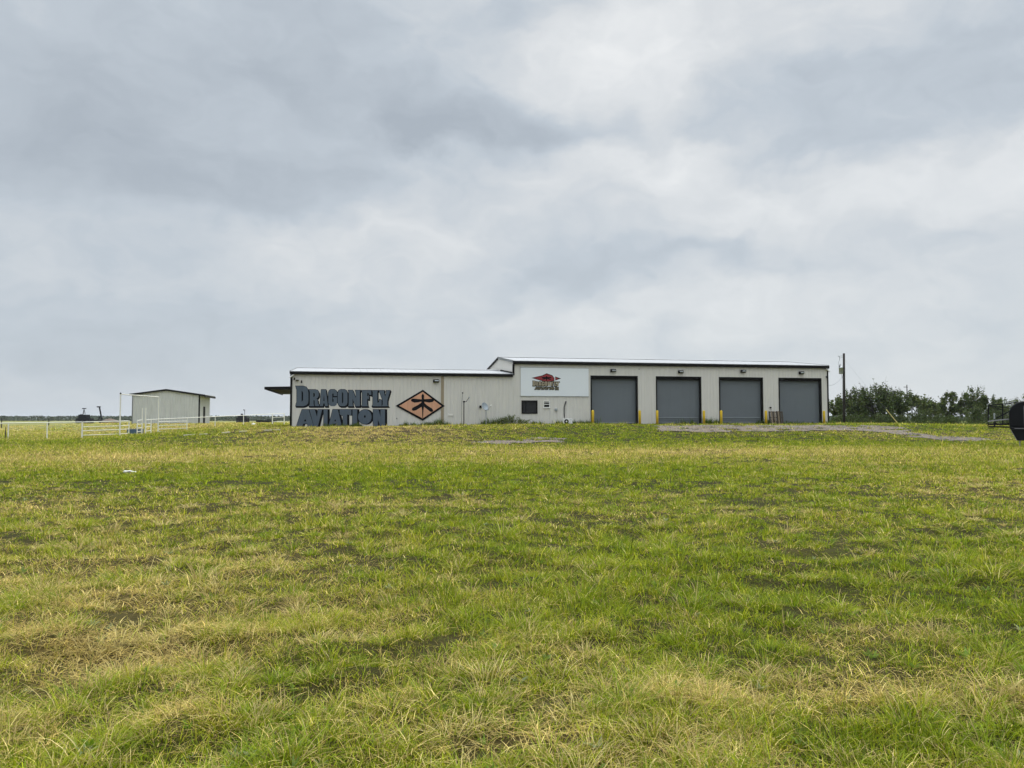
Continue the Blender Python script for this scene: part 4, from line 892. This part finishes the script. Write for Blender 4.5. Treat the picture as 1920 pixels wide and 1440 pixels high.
# ------------------------------------------------------------------ poles and wires
a = at(1582.7, 789, 85); zb_ = gz(a.x, a.y); UP = thing('utility_pole', 'dark wooden utility pole with a grey transformer, right of the long building', 'utility pole', (a.x, a.y, zb_))
u = lambda px, py, dy=0.: (at(px, py, 85).x-a.x, dy, at(px, py, 85).z-zb_)
MB().tube([(0, 0, -.5), u(1582.6, 720), u(1582.3, 662.6)], .15, 12, .115).build('pole', M_WOODP, UP, True)
zt = u(1577, 690)[2]; xt = u(1576.6, 690)[0]
TF = MB().lathe([(.19, -.66), (.22, -.6), (.22, 0), (.24, .01), (.24, .05), (.16, .12), (0, .14)], 18, Matrix.Translation((xt, -.02, zt))).build('transformer', M_GALV, UP, True)
m = MB(); m.tube([u(1573.6, 689.5), u(1573.4, 685)], .035, 6); m.tube([u(1575.3, 689), u(1575, 682.5)], .035, 6); m.build('bushing', M_STEELD, TF)
m = MB(); m.tube([u(1582, 667), u(1576, 667.2), u(1571.5, 668.2)], .025, 6); m.tube([u(1582, 670), u(1576, 669.8)], .02, 6); m.build('bracket', M_GALV, UP)
MB().tube([u(1571.4, 667), u(1573.8, 668.6), u(1574.6, 672), u(1574, 675)], .035, 6).build('fuse_cutout', M_GALV, UP)
m = MB(); m.tube([u(1574, 675), u(1572.4, 679), u(1571.6, 684), u(1573.4, 686)], .012, 5); m.tube([u(1577, 700), u(1578.4, 706), u(1578.8, 709)], .014, 5); m.tube([u(1580.5, 700), u(1579.2, 709), u(1579.4, 730), u(1579.8, 770)], .012, 5); m.build('jumper_wire', M_CABLE, UP)
p0 = at(1578.6, 707.5, 85); p1 = B(HS1+.1, .1, 1.6+fac(1554.5, 723)[1]-1.6+Z0)
o = thing('service_wire', 'sagging grey service wire from the transformer pole to the building corner', 'wire', p1)
MB().tube([p1-p1+(p0-p1)*t-Vector((0, 0, .25*math.sin(PI*t))) for t in [k/10 for k in range(11)]], .02, 5).build('cable', M_GALV, o)
pa = Vector((at(1685.5, 796, 85).x, 85, 0)); pa.z = gz(pa.x, pa.y)-.05; pb = Vector((a.x, 85, at(1583, 671, 85).z))
GW = thing('guy_wire', 'thin guy wire with a pale yellow guard, anchored in the grass right of the pole', 'guy wire', pa)
MB().tube([(0, 0, 0), pb-pa], .006, 5).build('wire', M_GALV, GW); MB().tube([(pb-pa)*.005+Vector((0, -.03, 0)), (pb-pa)*.225+Vector((0, -.03, 0))], .045, 8).build('guard', M_GUARD, GW)
b2 = at(1702, 790, 165); T = thing('utility_pole', 'thin distant grey utility pole rising behind the trees', 'utility pole', (b2.x, b2.y, gz(b2.x, b2.y)))
zt = at(1702, 721.5, 165).z-gz(b2.x, b2.y); MB().tube([(0, 0, -.5), (0, 0, zt)], .13, 8, .09).build('pole', M_WOODP, T); MB().box(-.7, .12, -.05, .05, zt-.55, zt-.43).build('crossarm', M_WOODP, T)

# ------------------------------------------------------------------ trees on the right
def tree_at(px, D, W, ytop, label, **k):
    a = at(px, 795, D); z = gz(a.x, a.y); kk = D/F
    return mesquite((a.x, a.y, z), at(px, ytop, D).z-z, W*kk, label, **k)
tree_at(1568, 104, 40, 747, 'small loose tree between the building corner and the utility pole', nl=2600, seed=1, stems=4)
tree_at(1612, 96, 66, 731, 'dense dark green tree just right of the utility pole', nl=6800, seed=2, base=(.070, .100, .027), low=.8, stems=6)
tree_at(1654, 94, 84, 718, 'tallest bushy dark tree, above the yellow guy guard', nl=9500, seed=3, base=(.070, .100, .027), low=.8, stems=7)
tree_at(1722, 100, 62, 736, 'open lacy tree right of the thin distant pole', nl=3900, seed=4, stems=5, low=.2)
tree_at(1779, 100, 64, 735, 'airy tree with a visible forked trunk in the middle of the row', nl=3000, seed=5, stems=2, low=.0)
tree_at(1750, 103, 50, 741, 'smaller rounded tree filling the gap left of the forked tree', nl=2800, seed=9, stems=4, low=.5)
tree_at(1834, 98, 78, 729, 'broad round-topped tree left of the black tank trailer', nl=6800, seed=6, stems=5, base=(.072, .102, .027), low=.4)
tree_at(1893, 140, 74, 745, 'hazy farther tree behind the boom of the black trailer', nl=3900, seed=7, stems=5, low=.5)
tree_at(1965, 120, 90, 742, 'tree half hidden behind the black tank at the right edge', nl=3900, seed=8, stems=5, low=.5)
for px, D, W, yt, lab in ((1595, 92, 60, 775, 'dark low thicket bush at the foot of the utility pole'), (1668, 90, 66, 772, 'dark low bush under the tallest tree beside the guy guard'), (1735, 95, 74, 768, 'rounded dark bush under the open lacy tree'), (1838, 92, 70, 758, 'tall dark bush under the round-topped tree'), (1882, 96, 90, 757, 'dark bush behind the boom frame of the trailer'), (1782, 97, 40, 779, 'small bush at the foot of the forked tree')):
    a = at(px, 795, D); z = gz(a.x, a.y); k = D/F; T = shrub((a.x, a.y, z), W*k, at(px, yt, D).z-z, 1.6, 3200, lab, (.060, .086, .023), .19, 'bush'); T['group'] = 'bushes under the mesquite trees'
N = 16000; P = np.zeros((N, 3)); Dd = RNG.uniform(86, 97, N); px_ = RNG.uniform(1556, 1990, N); P[:, 0] = (px_-960)/F*Dd; P[:, 1] = Dd
P[:, 2] = height(P[:, 0], Dd)+RNG.random(N)**1.3*(.2+2.6*np.clip(fbm(P[:, 0], Dd, 2.4, 120)-.3, 0, 1))
tag(leaves('undergrowth', P, .16, leafcol(N, (.040, .062, .012)), M_LEAF, None, -.2, .4), 'rough green undergrowth along the foot of the tree row', 'undergrowth', kind='stuff')
# far woods along the horizon
N = 70000; X_ = RNG.uniform(-1050, 1150, N); Yd = RNG.uniform(560, 720, N); hgt = 2.3+1.5*fbm(X_, X_*0+Yd*.2, 60, 130)+.9*fbm(X_, Yd, 14, 135)+3.5*np.exp(-((X_+560)/90)**2)
P = np.stack([X_, Yd, height(X_, Yd, False)+RNG.random(N)*hgt], 1)
tag(leaves('distant_woods', P, 1.7, leafcol(N, (.045, .062, .034), .25), M_LEAF, None, 0., .7), 'low hazy line of distant woods along the horizon', 'woods', kind='stuff')

# ------------------------------------------------------------------ black tank trailer at the right edge
k = 45/F; a = at(1905, 800, 45); zt = gz(a.x, a.y); TT = thing('tank_trailer', 'black tank trailer with a folded boom frame, cut off by the right edge', 'trailer', (a.x+.10, a.y, zt), R(-33))
Q = lambda px, py, dy=0.: ((at(px, py, 45).x-a.x)*.84, dy, at(px, py, 45).z-zt)
zt0, zd, zh = Q(1905, 752.5)[2], Q(1905, 802)[2], Q(1905, 826)[2]
xl = Q(1888.6, 780)[0]; wT = 2.1; rr = .75
def arch(ins, z0, z1):
    pr = [(xl+ins, z0)]; r = rr-ins*.5
    for j in range(9): an = PI-PI/2*j/8; pr.append((xl+ins+r+r*math.cos(an), z1-r+r*math.sin(an)))
    for j in range(9): an = PI/2-PI/2*j/8; pr.append((xl+wT-ins-r+r*math.cos(an), z1-r+r*math.sin(an)))
    pr.append((xl+wT-ins, z0)); return pr
MB().prism(arch(0, zd+.03, zt0), -.2, 2.3, lambda u_, v, d: (u_, d, v)).build('tank', M_PLAS, TT, bevel=.09)
ar = [(u_, -.31, v) for u_, v in arch(.80*.95, zd+.05, zt0-.02)]
MB().prism(arch(.74, zd+.03, zt0-.04), -.30, -.201, lambda u_, v, d: (u_, d, v)).build('tank_front', M_PLAS, TT, bevel=.04)
MB().tube(ar, .035, 8).build('strap', M_GREYB, TT)
MB().box(Q(1890.5, 803)[0], Q(1890.5, 803)[0]+3.4, -.42, 2.5, zd-.10, zd+.025).build('deck', M_STEELD, TT, bevel=.015)
MB().box(Q(1899, 803)[0], Q(1899, 803)[0]+3.2, -.45, -.421, zd-.055, zd-.02).build('deck_rail', M_GREYB, TT)
xh0, xh1 = Q(1892, 803)[0], Q(1903.5, 803)[0]
MB().prism([(xh0, zd-.105), (xh0+3.1, zd-.105), (xh0+2.8, zh), (xh1, zh)], -.30, 2.2, lambda u_, v, d: (u_, d, v)).build('hull', M_PLAS, TT, bevel=.03)
MB().tube([(xh0-.015, -.31, zd-.11), (xh1-.015, -.31, zh)], .02, 6).build('hull_edge', M_GREYB, TT)
for x_ in (xh1+.80, xh1+1.75):
    W_ = MB().lathe([(.16, -.11), (.36, -.12), (.40, -.06), (.40, .06), (.36, .12), (.16, .11)], 24, Matrix.Translation((x_, -.44, .38)) @ Matrix.Rotation(PI/2, 4, 'X')).build('wheel', M_RUB, TT, True)
    MB().lathe([(.02, -.13), (.15, -.11), (.155, .05), (.02, .06)], 16, Matrix.Translation((x_, -.46, .38)) @ Matrix.Rotation(PI/2, 4, 'X')).build('rim', M_GALV, W_)
MB().tube([(xh1+.12, .0, .0), (xh1+.12, .0, zh+.05)], .04, 8).build('stand', M_GALV, TT)
m = MB(); T_ = lambda pts, r, dy=.3: m.tube([Q(px, py, dy) for px, py in pts], r, 6)
T_([(1849, 759.6), (1905, 754.5)], .03); T_([(1849, 760), (1900, 766)], .022); T_([(1849.5, 759), (1848.5, 800)], .035); T_([(1876.5, 757), (1876.8, 795)], .035); T_([(1860, 786), (1900, 766)], .035); T_([(1849, 760), (1876, 768)], .02, .5)
m.build('boom_frame', M_STEELD, TT)
m = MB(); T_([(1848.5, 790.5), (1862, 788.6), (1897, 785.2)], .04, .15); m.build('boom_arm', M_GREYB, TT)
m = MB(); T_([(1849, 796), (1904, 795)], .06, .4); T_([(1849, 800), (1900, 801.5)], .05, .6); T_([(1858, 792), (1872, 797), (1890, 794)], .04, .2); T_([(1862, 790), (1861, 799)], .06, .3); T_([(1849, 803), (1861, 803)], .03, .5); m.build('linkage', M_STEELD, TT)
MB().lathe([(.0, -.1), (.09, -.06), (.09, .06), (0, .1)], 12, Matrix.Translation(Vector(Q(1897, 784.2, .0)))).build('end_cap', M_WHITE, TT, True)
m = MB(); T_([(1895.8, 767), (1896, 778)], .045, .05); T_([(1893.5, 771), (1893.3, 779)], .03, .05); m.build('filter', M_GALV, TT)
MB().box(-.04, .04, -.03, .03, 0, .35, Matrix.Translation(Vector(Q(1861, 785.6, .1)))).build('marker', M_GALV, TT)
print('objects', len(bpy.data.objects))

# ------------------------------------------------------------------ the air over the far fields
HZ = MB().box(-5200, 5200, -420, 7200, -1.0, 26).build('haze', bpy.data.materials.new('haze_air')); tag(HZ, 'thin pale haze lying over the far fields', 'haze', kind='stuff')
n, l = nt(HZ.data.materials[0]); n.remove(n["Principled BSDF"]); pv = n.new('ShaderNodeVolumePrincipled'); pv.inputs['Density'].default_value = .00012; pv.inputs['Color'].default_value = (.88, .94, 1, 1)
l.new(pv.outputs[0], n["Material Output"].inputs['Volume']); SC.cycles.volume_bounces = 0
